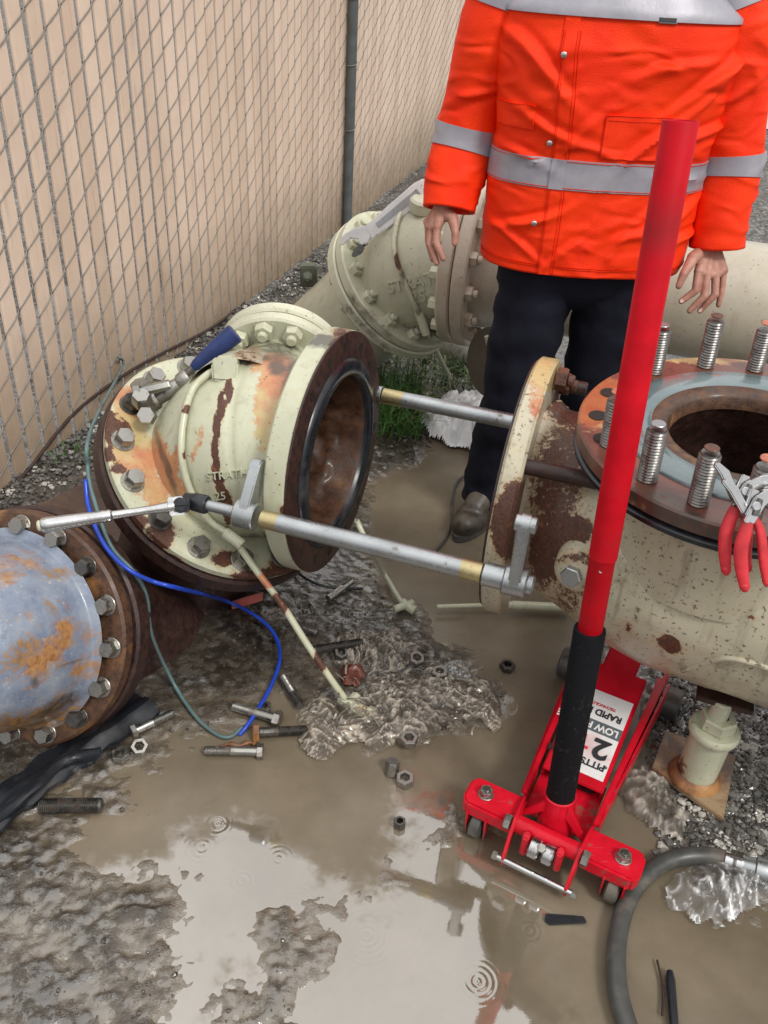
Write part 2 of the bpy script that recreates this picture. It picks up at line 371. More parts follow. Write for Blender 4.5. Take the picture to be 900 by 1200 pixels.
hh = t.mth('ADD', t.mth('MULTIPLY', n2, 1.2), t.mth('MULTIPLY', n3, .5))
wet = t.mth('MAXIMUM', t.map(t.mth('ADD', n2, t.mth('MULTIPLY', n1, .6)), .88, .78, 0, 1), t.mth('MULTIPLY', silt, .7))
M['mud'] = t.out(Base_Color=c, Roughness=t.mix(wet, (.42,)*3, (.07,)*3), IOR=t.map(wet, 0, 1, 1.4, 2.1), Normal=t.n('ShaderNodeBump', {'Height': hh, 'Strength': t.map(wet, 0, 1, 1, .25), 'Distance': .007}).outputs[0], Coat_Weight=t.map(n1, .4, .6, .2, .8), Coat_Roughness=.05, Coat_IOR=1.45)
gm.materials.append(M['mud']); go = link('ground', gm); kind(go, 'structure')
# gravel ground beyond, out to the horizon, with the dug mud area left open
t = NT('gravel_ground'); v1 = t.n('ShaderNodeTexVoronoi', {'Vector': t.wp, 'Scale': 38}, feature='F1'); n1 = t.noise(3, 6, .6, t.wp); n2 = t.noise(90, 4, .6, t.wp)
sc_ = t.n('ShaderNodeSeparateColor', {0: v1.outputs['Color']}).outputs[0]
c = t.mix(sc_, (.05, .045, .04), (.28, .26, .235)); c = t.mix(t.map(n1, .4, .65, 0, .75), c, (.075, .06, .045)); c = t.mix(t.map(v1.outputs['Distance'], .35, .7, 0, .8), c, (.03, .025, .02))
M['gravelg'] = t.out(Base_Color=c, Roughness=.55, Normal=t.bump(t.mth('SUBTRACT', 1.0, v1.outputs['Distance']), .9, .012))
b = MB(); X0, X1, Y0, Y1, S = -1.72, 1.97, .45, 4.27, 260; z = -.005
for q in (((-S, -S), (S, -S), (S, Y0), (-S, Y0)), ((-S, Y1), (S, Y1), (S, S), (-S, S)), ((-S, Y0), (X0, Y0), (X0, Y1), (-S, Y1)), ((X1, Y0), (S, Y0), (S, Y1), (X1, Y1))):
    b.add([(x, y, z) for x, y in q], [(0, 1, 2, 3)])
go2 = link('gravel_yard', mesh('gravel_yard', b, M['gravelg'], 0)); kind(go2, 'structure')
b = MB().add([(3.2, 10.6, .004), (60, 10.6, .004), (60, 40, .004), (3.2, 40, .004)], [(0, 1, 2, 3)])
M['road'] = m_plain('wet_pale_pavement', (.42, .43, .45), .15, var=.15, sc=2, spec=1.0)
kind(link('wet_pavement', mesh('pavement', b, M['road'], 0)), 'structure')
# puddle; a drawn map paints bright sky reflections by raising the IOR there
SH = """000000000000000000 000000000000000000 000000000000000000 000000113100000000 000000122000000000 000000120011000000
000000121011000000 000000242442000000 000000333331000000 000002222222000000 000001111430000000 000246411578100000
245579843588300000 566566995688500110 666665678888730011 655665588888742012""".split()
t = NT('muddy_water'); sh = t.attr('sky_sheen')[0]; n1 = t.noise(3.2, 6, .6, t.wp); n2 = t.noise(22, 5, .6, t.wp); n3 = t.noise(120, 3, .5, t.wp)
film = t.map(t.mth('ADD', sh, t.mth('MULTIPLY', t.mth('SUBTRACT', n2, .5), .9)), .28, .62, 0, 1, True)  # mask of the painted sky reflection, broken up by noise
c = t.mix(t.map(n1, .3, .7), (.115, .090, .060), (.205, .168, .12)); c = t.mix(t.map(n2, .55, .8, 0, .35), c, (.10, .08, .055))
red = t.map(t.noise(2.1, 3, .5, t.wp), .62, .75, 0, .5); c = t.mix(red, c, (.22, .12, .085))
h = t.mth('MULTIPLY', n1, .0)
sxyz = t.n('ShaderNodeSeparateXYZ', {0: t.wp}).outputs
for (px, py, rr) in ((237, 993, .055), (284, 1032, .035), (346, 1062, .075), (430, 1096, .08), (327, 1006, .04), (545, 962, .04), (520, 874, .035), (255, 965, .04), (700, 1000, .05), (470, 560, .05), (400, 1010, .03), (620, 1090, .04), (560, 1150, .06)):
    p = g(px, py); d = t.n('ShaderNodeVectorMath', {0: t.wp, 1: (p.x, p.y, 0)}, operation='DISTANCE').outputs['Value']
    wv = t.mth('SINE', t.mth('MULTIPLY', d, 6.283/.0115)); win = t.map(d, rr*.25, rr, 1, 0, True)
    h = t.mth('ADD', h, t.mth('MULTIPLY', wv, win))
h = t.mth('MULTIPLY', h, t.map(n2, .35, .65, .1, 1.1)); h = t.mth('ADD', h, t.mth('MULTIPLY', n3, .16)); h = t.mth('ADD', h, t.mth('MULTIPLY', n2, .25))
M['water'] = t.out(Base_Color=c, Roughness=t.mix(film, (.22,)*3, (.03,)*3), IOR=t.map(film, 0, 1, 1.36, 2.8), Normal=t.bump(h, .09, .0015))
PX, PY = 190, 195
px_ = np.linspace(-1.7, 1.95, PX); py_ = np.linspace(.47, 4.2, PY); QX, QY = np.meshgrid(px_, py_)
pm = bpy.data.meshes.new('puddle'); vs = np.stack([QX, QY, np.zeros_like(QX)], -1).reshape(-1, 3); ii = np.arange(PX*PY).reshape(PY, PX)
fs = np.stack([ii[:-1, :-1], ii[:-1, 1:], ii[1:, 1:], ii[1:, :-1]], -1).reshape(-1, 4)
keep = (vs[fs].mean(1)[:, 1] < 3.2); fs = fs[keep]
pm.from_pydata(vs.tolist(), [], fs.tolist()); pm.polygons.foreach_set('use_smooth', [True]*len(pm.polygons))
u, v = proj_np(vs); sv = bil(SH, u, v)/9.0; ca = pm.color_attributes.new('sky_sheen', 'FLOAT_COLOR', 'POINT')
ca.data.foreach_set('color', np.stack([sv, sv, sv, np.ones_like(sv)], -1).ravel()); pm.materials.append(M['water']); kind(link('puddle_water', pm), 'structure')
# loose stones and clods
def pebbles(name, pts, mat, rmin, rmax, k):
    ico = bmesh.new(); bmesh.ops.create_icosphere(ico, subdivisions=1, radius=1); iv = np.array([v.co[:] for v in ico.verts]); f0 = [[v.index for v in f.verts] for f in ico.faces]; ico.free()
    vs = []; fs = []; o = 0
    for p in pts:
        r = rmin+(rmax-rmin)*random.random()**2.5; s = np.array([r*random.uniform(.7, 1.4), r*random.uniform(.7, 1.4), r*random.uniform(.4, .9)])
        a = random.random()*6.28; ca_, sa = math.cos(a), math.sin(a); q = iv*s*RNG.uniform(.75, 1.2, (len(iv), 1)); q = np.stack([q[:, 0]*ca_-q[:, 1]*sa, q[:, 0]*sa+q[:, 1]*ca_, q[:, 2]], -1)+np.array(p)
        vs.append(q); fs += [[i+o for i in f] for f in f0]; o += len(iv)
    me = bpy.data.meshes.new(name); me.from_pydata(np.concatenate(vs).tolist(), [], fs); me.materials.append(mat)
    return kind(link(name, me), 'stuff')
t = NT('pebble'); oi = t.n('ShaderNodeTexVoronoi', {'Vector': t.co, 'Scale': 30}).outputs['Color']; s_ = t.n('ShaderNodeSeparateColor', {0: oi}).outputs
c = t.mix(s_[0], (.035, .033, .030), (.17, .16, .145)); c = t.mix(t.map(s_[1], .82, .9), c, (.42, .40, .36))
M['pebble'] = t.out(Base_Color=c, Roughness=.35, Normal=t.bump(t.noise(150, 3), .3, .002), Coat_Weight=.3)
FA = V((-1.252, 2.299, 0)); FD = V((.252, .968, 0)).normalized(); FN = V((FD.y, -FD.x, 0))
pts = []
for _ in range(3600):
    s = random.uniform(-.4, 2.9); d = abs(random.gauss(0, .10))+.01; p = FA+FD*s+FN*d; pts.append((p.x, p.y, gh(p.x, p.y)+.004))
for _ in range(2500):
    s = random.uniform(2.5, 8.5); d = random.uniform(.0, 1.3); p = FA+FD*s+FN*d; pts.append((p.x, p.y, .004))
for _ in range(4200):
    p = g(random.uniform(770, 960), random.uniform(760, 1010)); pts.append((p.x, p.y, gh(p.x, p.y)+.002))
for _ in range(3500): pts.append((random.uniform(.9, 5.5), random.uniform(3.4, 10.4), .004))
pebbles('gravel', pts, M['pebble'], .0025, .011, 0)
M['clod'] = m_plain('mud_clod', (.055, .044, .033), .25, var=.5, sc=60, bump=.5, spec=.8, bd=.003)
pts = []
def scat(n, x0, x1, y0, y1):
    for _ in range(n):
        p = g(random.uniform(x0, x1), random.uniform(y0, y1)); h = gh(p.x, p.y)
        if h > .002 and vnoise(np.array(p.x), np.array(p.y), 14, 77) > .4: pts.append((p.x, p.y, h+.001))
scat(900, 330, 600, 700, 880); scat(450, 0, 420, 960, 1200); scat(500, 180, 420, 680, 860); scat(350, 400, 520, 880, 1080); scat(380, 560, 860, 1060, 1200); scat(200, 600, 680, 1100, 1200); scat(300, 430, 600, 520, 720); scat(250, 740, 900, 900, 1020); scat(200, 130, 330, 840, 960)
pebbles('mud_clods', pts, M['clod'], .0015, .0055, 0)
# ------------------------------------------------------------------ chain link fence with privacy slats
t = NT('tan_slat'); rnd = t.n('ShaderNodeObjectInfo').outputs['Random']; zz = t.n('ShaderNodeSeparateXYZ', {0: t.wp}).outputs[2]
n1 = t.noise(6, 5, .6, t.wp); n2 = t.noise(40, 5, .65, t.wp)
c = t.mix(rnd, (.66, .50, .385), (.77, .605, .485)); c = t.mix(t.map(n1, .45, .75, 0, .45), c, (.56, .41, .31))
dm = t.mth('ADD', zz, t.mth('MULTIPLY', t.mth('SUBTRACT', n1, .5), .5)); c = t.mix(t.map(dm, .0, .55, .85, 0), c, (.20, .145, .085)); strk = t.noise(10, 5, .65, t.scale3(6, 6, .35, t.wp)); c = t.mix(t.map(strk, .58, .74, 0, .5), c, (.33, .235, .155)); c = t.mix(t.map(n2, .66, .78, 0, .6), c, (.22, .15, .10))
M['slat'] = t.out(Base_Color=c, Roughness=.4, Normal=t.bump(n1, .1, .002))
fence = thing('chain_link_fence', FA, 'grey chain link fence filled with upright tan plastic slats along the left side', 'fence')
PIT = .0873; S0 = .43-PIT*11; ZK = .054
FM = Matrix((FD, FN*-1, V((0, 0, 1)))).transposed().to_4x4()     # local x along the fence, y away from us
b = MB()
pr = [(-.0355, -.003), (-.031, -.0062), (.031, -.0062), (.0355, -.003), (.0355, .003), (.031, .0062), (-.031, .0062), (-.0355, .003)]
zs = [0.015, .5, 1.0, 1.5, 1.80]
for zq in zs: b.v += [(x*.925+.003*math.sin(zq*2.3), y, zq) for x, y in pr]
for i in range(len(zs)-1):
    for j in range(8): b.f.append((i*8+j, i*8+(j+1) % 8, (i+1)*8+(j+1) % 8, (i+1)*8+j))
b.f += [tuple(range(7, -1, -1)), tuple(range(32, 40))]
slat_me = mesh('slat', b, M['slat'], 30)
def strand(par):
    pth = []; zb = 1.2125-.054*22+(.054 if par else 0)
    for k in range(17):
        z0 = zb+k*.108
        pth += [V((0, -.004, z0-.004)), V((.006, -.0085, z0+.004)), V((PIT*.33, -.0105, z0+.017)), V((PIT*.7, -.0105, z0+.034)), V((PIT-.006, -.0085, z0+.050)), V((PIT, -.003, z0+.054)), V((PIT-.004, .006, z0+.060)), V((PIT*.5, .0105, z0+.081)), V((.004, .006, z0+.103))]
    return mesh('wire', MB().sweep(pth, .0021, 5), M['wire'], 180)
wires = [strand(0), strand(1)]
NS = 116
for k in range(NS):
    s = S0+PIT*k
    M1 = FM.copy(); M1.translation = FD*(s+PIT/2+random.uniform(-.0018, .0018))+V((0, 0, random.uniform(-.012, .008)))
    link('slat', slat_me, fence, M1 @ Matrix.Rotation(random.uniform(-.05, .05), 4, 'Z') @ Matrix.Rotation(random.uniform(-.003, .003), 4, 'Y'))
    M2 = FM.copy(); M2.translation = FD*s
    link('wire', wires[(k-11) % 2], fence, M2)
def fence_pt(s, d, z): return FA+FD*s+FN*d+V((0, 0, z))
b = MB().cyl(fence_pt(3.40, .043, -.1), (0, 0, 1), .031, 1.95, 24); obj('post', b, M['post'], fence)
b = MB().cyl(fence_pt(7.6, .043, -.1), (0, 0, 1), .031, 1.95, 24); obj('post', b, M['post'], fence)
b = MB().rod(fence_pt(-.6, .035, 1.84), fence_pt(9.6, .035, 1.84), .021); obj('top_rail', b, M['post'], fence)
for z in (.62, .97, 1.30, 1.65):
    pth = [fence_pt(3.40+.036*math.cos(a)*1.0, .043+.035*math.sin(a), z+.012*math.cos(a*1.0)) for a in np.linspace(-.5, math.pi+.5, 14)]
    obj('tie_wire', MB().sweep(pth, .0024, 6), M['wire'], fence, 180)
pth = catmull([fence_pt(s, .018+.01*math.sin(s*9), z) for s, z in ((-.45, .03), (-.1, .035), (.1, .05), (.3, .10), (.5, .12), (.8, .13), (1.1, .09), (1.5, .05), (1.9, .03))], 8)
tag(obj('brown_cable', MB().sweep(pth, .006, 8), M['rustdark'], None, 180), 'thin brown cable sagging along the bottom of the slatted fence', 'cable')
# ------------------------------------------------------------------ pipework
A = V((math.cos(math.radians(17)), -math.sin(math.radians(17)), 0))
def hexhead(r=.0235, h=.026, stud=0, washer=True):
    b = MB(); z = 0
    if washer: b.cyl((0, 0, 0), (0, 0, 1), r*1.22, .004, 20, .001); z = .004
    b.lathe([(0, z), (r, z), (r, z+h*.82), (r*.9, z+h), (0, z+h)], (0, 0, 0), (0, 0, 1), 6)
    if stud: b.cyl((0, 0, z+h), (0, 0, 1), r*.55, stud, 14, .003)
    return b
def hexnut(r=.024, h=.022):
    return MB().lathe([(r*.55, 0), (r*.93, 0), (r, h*.12), (r, h*.88), (r*.93, h), (r*.58, h), (r*.52, h*.85), (r*.52, h*.15)], (0, 0, 0), (0, 0, 1), 6, closed=True)
def thread(r=.017, L=.11, pitch=.0042, dome=.003):
    pr = [(0, 0)]; n = int(L/pitch)
    for i in range(n): pr += [(r*.86, i*pitch), (r, i*pitch+pitch*.5)]
    pr += [(r*.86, n*pitch), (r*.8, n*pitch+dome), (0, n*pitch+dome)]
    return MB().lathe(pr, (0, 0, 0), (0, 0, 1), 20)
ME_BOLT = {k: mesh('bolt', hexhead(), M[k], 25) for k in ('bolt', 'boltdark', 'cream_far', 'rust', 'pink')}
ME_NUTB = {k: mesh('nut', hexhead(.026, .024, .016, False), M[k], 25) for k in ('cream', 'cream_far', 'pink', 'rust')}
def ring(parent, P, n, R, count, me, name='bolt', a0=0.0, pick=None):
    x, y, z = frame(n); L = worldloc(parent)
    for i in range(count):
        if pick is not None and i not in pick: continue
        a = a0+2*math.pi*i/count; p = V(P)+x*R*math.cos(a)+y*R*math.sin(a)
        mm_ = me[i % len(me)] if isinstance(me, list) else me
        link(name, mm_, parent, Matrix.Translation(-L) @ mat_from(n, p) @ Matrix.Rotation(random.random()*6, 4, 'Z'))
def tubecut(path, rad, r_in, seg=64): return MB().sweep(path, rad, seg, caps=False)
def flange(P, n, ro, ri, th, seg=72, bev=.006):
    rs = [ri+(ro-bev-ri)*q/6 for q in range(7)]; hs = [bev+(th-2*bev)*q/3 for q in range(4)]
    return MB().lathe([(r, 0) for r in rs]+[(ro, h) for h in hs]+[(r, th) for r in reversed(rs)], P, n, max(seg, 112), closed=True)
def rib_lathe(): pass
# ---- first elbow fitting (unbolted, open end towards us)
PO = V((-.123, 1.825, .537)); AO = V((.953, -.302, .02)).normalized()
nL = V((.50, -.32, .80)).normalized(); PL = CP+(V((-.380, 1.754, .524))-CP)*1.09-nL*.028
E1 = thing('pipe_elbow', (PL.x, PL.y, 0), 'rusty cream pipe elbow whose open brown end shows a black rubber ring', 'pipe fitting')
c0 = PL+nL*.03; pth = hermite(c0, nL*.36, PO-AO*.03, AO*.36, 48)
rr = [.212+.02*math.sin(math.pi*min(1, i/44)) + (-.006*math.exp(-((i-27)/1.0)**2)) - (.018 if i > 44 else 0) for i in range(49)]
body1 = MB().sweep(pth, rr, 128, caps=False)
o = obj('body', body1, M['cream'], E1, 60); T1 = bvh(body1)
# rust seam round the belly, chips, primer by the flanges
seam = [(268, 455), (259, 475), (254, 500), (252, 525), (253, 550), (258, 570), (263, 588), (267, 600)]
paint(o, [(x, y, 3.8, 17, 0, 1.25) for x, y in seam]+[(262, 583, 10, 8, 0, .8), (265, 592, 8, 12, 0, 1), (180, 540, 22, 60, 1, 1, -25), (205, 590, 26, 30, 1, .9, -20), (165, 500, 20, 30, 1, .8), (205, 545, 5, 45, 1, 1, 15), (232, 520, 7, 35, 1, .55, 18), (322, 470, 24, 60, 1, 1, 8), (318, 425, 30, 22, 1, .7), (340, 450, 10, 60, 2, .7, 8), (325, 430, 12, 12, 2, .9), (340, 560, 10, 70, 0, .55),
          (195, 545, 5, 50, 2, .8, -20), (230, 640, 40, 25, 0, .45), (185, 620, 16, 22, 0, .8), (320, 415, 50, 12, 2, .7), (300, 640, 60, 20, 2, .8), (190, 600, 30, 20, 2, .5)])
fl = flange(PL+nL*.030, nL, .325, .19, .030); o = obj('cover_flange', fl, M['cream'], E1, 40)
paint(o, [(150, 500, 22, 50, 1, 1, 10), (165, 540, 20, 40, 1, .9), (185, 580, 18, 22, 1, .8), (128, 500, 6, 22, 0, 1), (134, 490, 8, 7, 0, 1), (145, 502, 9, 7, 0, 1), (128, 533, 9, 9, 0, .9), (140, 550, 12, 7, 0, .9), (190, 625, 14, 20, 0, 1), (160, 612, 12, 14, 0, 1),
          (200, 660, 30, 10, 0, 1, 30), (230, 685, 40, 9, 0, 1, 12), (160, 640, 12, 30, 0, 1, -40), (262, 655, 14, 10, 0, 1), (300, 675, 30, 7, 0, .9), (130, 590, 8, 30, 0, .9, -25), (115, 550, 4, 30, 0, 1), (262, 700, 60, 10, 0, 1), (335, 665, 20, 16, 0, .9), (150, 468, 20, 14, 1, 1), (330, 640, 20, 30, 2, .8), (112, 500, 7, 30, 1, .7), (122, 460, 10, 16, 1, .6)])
o = obj('mating_flange', flange(PL-nL*.030, nL, .332, .17, .055), M['rustdark'], E1, 40)
obj('gasket', MB().cyl(PL+nL*.0245, nL, .318, .006, 64), M['liner'], E1)
xq, yq, zq_ = frame(nL); okb = [i for i in range(16) if min((PL+nL*.06+(xq*math.cos(.13+i*math.pi/8)+yq*math.sin(.13+i*math.pi/8))*.286-p).length for p in pth[14:]) > .27]
ring(E1, PL+nL*.060, nL, .286, 16, [ME_BOLT['bolt'], ME_BOLT['bolt'], ME_BOLT['boltdark']], 'bolt', .13, okb)
ring(E1, PL-nL*.030, -nL, .275, 16, ME_BOLT['boltdark'], 'nut', .13)
pp = hermite(PL-nL*.01, -nL*.3, PL+V((-.22, .06, -.62)), V((-.10, .02, -.35)), 14)
obj('lower_pipe', MB().sweep(pp, .20, 48, False), M['rustdark'], E1, 60)
o = obj('open_flange', flange(PO-AO*.058, AO, .300, .1935, .055), M['cream'], E1, 40)
paint(o, [(355, 480, 5, 60, 1, .35), (340, 610, 14, 30, 1, .7), (338, 570, 5, 40, 1, .6), (385, 400, 30, 9, 2, 1), (400, 390, 14, 8, 0, .6), (352, 655, 14, 20, 1, .4), (333, 600, 4, 10, 0, .9)])
obj('flange_face', MB().lathe([(.225, 0), (.2985, 0), (.2985, .0045), (.296, .0055), (.225, .0055)], PO-AO*.004, AO, 96, closed=True), M['rustdark'], E1, 40)
ri = [(.187, -.02), (.192, .006), (.200, .012), (.218, .013), (.232, .010), (.236, .002)]
obj('rubber_ring', MB().lathe(ri, PO, AO, 96), M['liner'], E1, 60)
bpth = [PO-AO*.002, PO-AO*.012]+[p for p in reversed(pth[10:45])]
b = MB().sweep(bpth, [.189, .184]+[.183-.0012*i for i in range(35)], 96, False); b.disc(pth[10], AO, .16, 48)
b.v = [tuple(V(p)+V((noise.noise(V(p)*24), noise.noise(V(p)*24+V((7, 3, 1))), noise.noise(V(p)*24+V((1, 9, 4)))))*.013*min(1, max(0, (PO-V(p)).dot(AO)*40))) for p in b.v]
obj('bore', b, M['rustin'], E1, 60)
x_, y_, z_ = frame(AO); b = MB()
for i in range(16):
    a = 2*math.pi*(i+.5)/16; obj('bolt_hole_shade', MB().disc(PO+(x_*math.cos(a)+y_*math.sin(a))*.266, AO, .012, 14, .0022), M['hole'], E1, 0)  # flat disc on the face; the dark of the hole is painted
# neck and its own flange behind the elbow
nB = V((.05, .95, .26)).normalized(); cB = at(328, 434, 2.38); base = at(290, 475, 2.12)
pth = hermite(base-nB*.02, nB*.2, cB-nB*.015, nB*.2, 16)
o = obj('neck', MB().sweep(pth, [.15-.035*min(1, i/7) for i in range(17)], 48, False), M['cream'], E1, 60); paint(o, [(320, 410, 40, 10, 2, .75), (300, 425, 30, 16, 2, .6), (290, 420, 20, 20, 0, .5)])
o = obj('neck_flange', flange(cB-nB*.01, nB, .180, .08, .036, 56), M['cream_far'], E1); paint(o, [(345, 362, 40, 6, 2, .5)])
obj('neck_flange', flange(cB+nB*.032, nB, .180, .08, .036, 56), M['cream_far'], E1)
ring(E1, cB-nB*.012, -nB, .148, 12, ME_NUTB['cream'], 'nut', .2)
# cast boss on top, cast lettering, sense tube
bp = onsurf(264, 436, T1, -.01); bn = (bp-pth[0]).normalized(); obj('boss', MB().prism([(-.030, -.020), (.028, -.024), (.032, .016), (.02, .03), (-.02, .03), (-.032, .016)], bp+V((0, 0, .012)), CR, CU*.9+V((0, 0, .3)), .055), M['cream'], E1, 60, .006)
def raised_text(s, size, parent, mat, M_place, name='cast_letter', tree=None, ext=.004):
    cu = bpy.data.curves.new(name, 'FONT'); cu.body = s; cu.size = size; cu.align_x = 'CENTER'; cu.align_y = 'CENTER'; cu.extrude = ext; cu.bevel_depth = size*.02
    o = bpy.data.objects.new('tmp', cu); COL.objects.link(o); dg = bpy.context.evaluated_depsgraph_get(); me = bpy.data.meshes.new_from_object(o.evaluated_get(dg)); bpy.data.objects.remove(o)
    me.transform(M_place); 
    if tree is not None:      # bend the word on to the casting behind it
        zc = M_place.to_3x3() @ V((0, 0, 1)); zc.normalize(); c0_ = M_place.translation
        for v in me.vertices:
            h = (v.co-c0_).dot(zc); q = v.co-zc*h; hit = tree.ray_cast(q+zc*.25, -zc)
            if hit[0] is not None: v.co = hit[0]+zc*(h*1.0+.001)
    me.transform(Matrix.Translation(-worldloc(parent))); me.name = name; me.materials.clear(); me.materials.append(mat); return link(name, me, parent)
def text_on(s, size, px, py, rot, parent, mat, tree, name='cast_lettering', ext=.005):
    p = onsurf(px, py, tree); z = (CP-p).normalized(); x = (CR*math.cos(rot)+CU*math.sin(rot)); x = (x-z*x.dot(z)).normalized(); y = z.cross(x)
    Mp = Matrix((x, y, z)).transposed().to_4x4(); Mp.translation = p; raised_text(s, size, parent, mat, Mp, name, tree, ext)
text_on('STRATHAM', .026, 276, 556, .10, E1, M['cream'], T1); text_on('25', .026, 258, 582, .10, E1, M['cream'], T1)
tp = [onsurf(x, y, T1, .011, 2.0) for x, y in ((256, 438), (245, 444), (230, 459), (221, 485), (217, 515), (218, 540), (225, 568), (236, 590), (250, 608))]
d1 = (tp[-1]-CP).dot(F); tail = [(272, 630), (300, 668), (330, 708), (358, 752), (385, 792), (405, 820)]
ge = g(410, 826, .015); d2 = (ge-CP).dot(F); tp += [at(x, y, d1-.02+(d2-d1+.02)*((i+1)/len(tail))) for i, (x, y) in enumerate(tail)]
b = MB().sweep(catmull(tp, 6), .0085, 12); o = obj('drain_tube', b, M['cream'], E1, 180)
paint(o, [(220, 480, 8, 5, 0, 1), (222, 533, 9, 7, 0, 1), (312, 680, 10, 10, 1, 1), (325, 705, 6, 8, 0, 1), (375, 775, 8, 14, 0, 1), (328, 708, 10, 14, 0, .9)])
q0 = tp[9]; q1 = tp[8]; obj('tube_coupling', MB().rod(q0+(q1-q0)*.35, q0-(q1-q0)*.5, .014, 10), M['cream'], E1)
fm = V((math.cos(-.5), math.sin(-.5), 0)); b = MB().rod(ge-fm*.03, ge+fm*.055, .016, 8).rod(ge+V((-.012, -.022, 0)), ge+V((.015, .03, .0)), .015, 8).rod(ge+fm*.05, ge+fm*.07, .021, 8); o = obj('tube_fitting', b, M['cream'], E1, 40, .002); paint(o, [(400, 830, 14, 10, 2, .9), (425, 835, 12, 7, 0, .6)])
# ---- second elbow fitting behind, still bolted to its pipes
n2 = V((.594, -.383, .707)).normalized(); P2 = V((-.035, 3.307, .432)); O2 = at(552, 307, 3.13)
E2 = thing('pipe_elbow', (P2.x, P2.y, 0), 'clean cream pipe elbow bolted at both flanges, adjustable wrench lying on it', 'pipe fitting')
pth = hermite(P2+n2*.05, n2*.36, O2-A*.05, A*.36, 40)
body2 = MB().sweep(pth, [.222+.018*math.sin(math.pi*i/40) for i in range(41)], 96, False); T2 = bvh(body2)
o = obj('body', body2, M['cream_far'], E2, 60); paint(o, [(520, 395, 50, 20, 2, .9), (555, 400, 40, 25, 2, .9), (470, 390, 40, 12, 2, .6), (510, 300, 3, 2, 0, 1), (555, 290, 20, 60, 1, .3)])
o = obj('cover_flange', flange(P2+n2*.05, n2, .297, .2, .045), M['cream_far'], E2); paint(o, [(430, 370, 60, 8, 2, .5, 45)])
o = obj('cover_flange', flange(P2-n2*.0, n2, .300, .15, .046), M['cream_far'], E2); paint(o, [(430, 385, 60, 6, 2, .6, 45)])
ring(E2, P2+n2*.095, n2, .255, 14, ME_NUTB['cream_far'], 'nut', .05); ring(E2, P2, -n2, .255, 14, ME_BOLT['cream_far'], 'bolt', .05)
o = obj('end_flange', flange(O2-A*.05, A, .298, .2, .048), M['pink'], E2); paint(o, [(557, 320, 3, 60, 0, .5), (548, 360, 4, 30, 1, .9), (560, 290, 10, 60, 1, .45)])
ring(E2, O2-A*.05, -A, .257, 14, ME_BOLT['cream_far'], 'bolt', .1)
tp = [onsurf(x, y, T2, .012, 3.1) for x, y in ((480, 240), (469, 258), (464, 285), (467, 305), (478, 335), (490, 362))]
ge = g(532, 452, .02); d1 = (tp[-1]-CP).dot(F); d2 = (ge-CP).dot(F); tp += [at(x, y, d1+(d2-d1)*q) for x, y, q in ((498, 385, .25), (512, 412, .6), (524, 436, .9))]+[ge]
o = obj('drain_tube', MB().sweep(catmull(tp, 6), .0095, 10), M['cream_far'], E2, 180); paint(o, [(467, 305, 5, 12, 0, .9), (472, 320, 4, 14, 2, .9), (490, 365, 5, 5, 2, .6)])
obj('tube_coupling', MB().rod(at(491, 366, d1+.02), at(500, 392, d1+.06), .017, 10), M['cream_far'], E2)
text_on('STRATHAM', .058, 501, 328, .22, E2, M['cream_far'], T2); text_on('25', .058, 490, 337+12, .2, E2, M['cream_far'], T2)
obj('boss', MB().cyl(onsurf(492, 246, T2, -.01), V((.1, -.2, 1)), .045, .05, 16, .008), M['cream_far'], E2)
# riser pipe, and the long pipe to the right
M['riserlug'] = m_plain('dark_green_iron', (.11, .12, .085), .5, dirt=.4)
R1 = thing('riser_pipe', (P2.x-.5, P2.y+.2, 0), 'short cream pipe rising out of the ground into the far elbow beside the fence', 'pipe')
end = P2-n2*.75; o = obj('pipe', MB().sweep([end, P2-n2*.004], .212, 64), M['cream_far'], R1, 60); paint(o, [(350, 360, 40, 16, 2, .5)])
bk = at(362, 322, 3.6); obj('lug', MB().box(bk, .035, .03, .045, CR, (CU*.7+F)).cyl(bk-F*.03+CR*.0-CU*.02, -F, .022, .03, 6), M['riserlug'], R1, 40, .006)
R2 = thing('long_pipe', (O2.x+.5, O2.y, 0), 'long smooth tan pipe running level behind the worker to the right edge', 'pipe')
O3 = O2+A*.002; obj('end_flange', flange(O3, A, .300, .2, .048), M['pink'], R2)
ring(R2, O3+A*.048, A, .257, 14, ME_NUTB['pink'], 'nut', .1)
hub = MB().sweep([O3+A*.03, O3+A*.10, O3+A*.16, O3+A*4.2], [.225, .218, .203, .203], 72); o = obj('pipe', hub, M['tan'], R2, 60); paint(o, [(560, 290, 10, 80, 1, .4)])
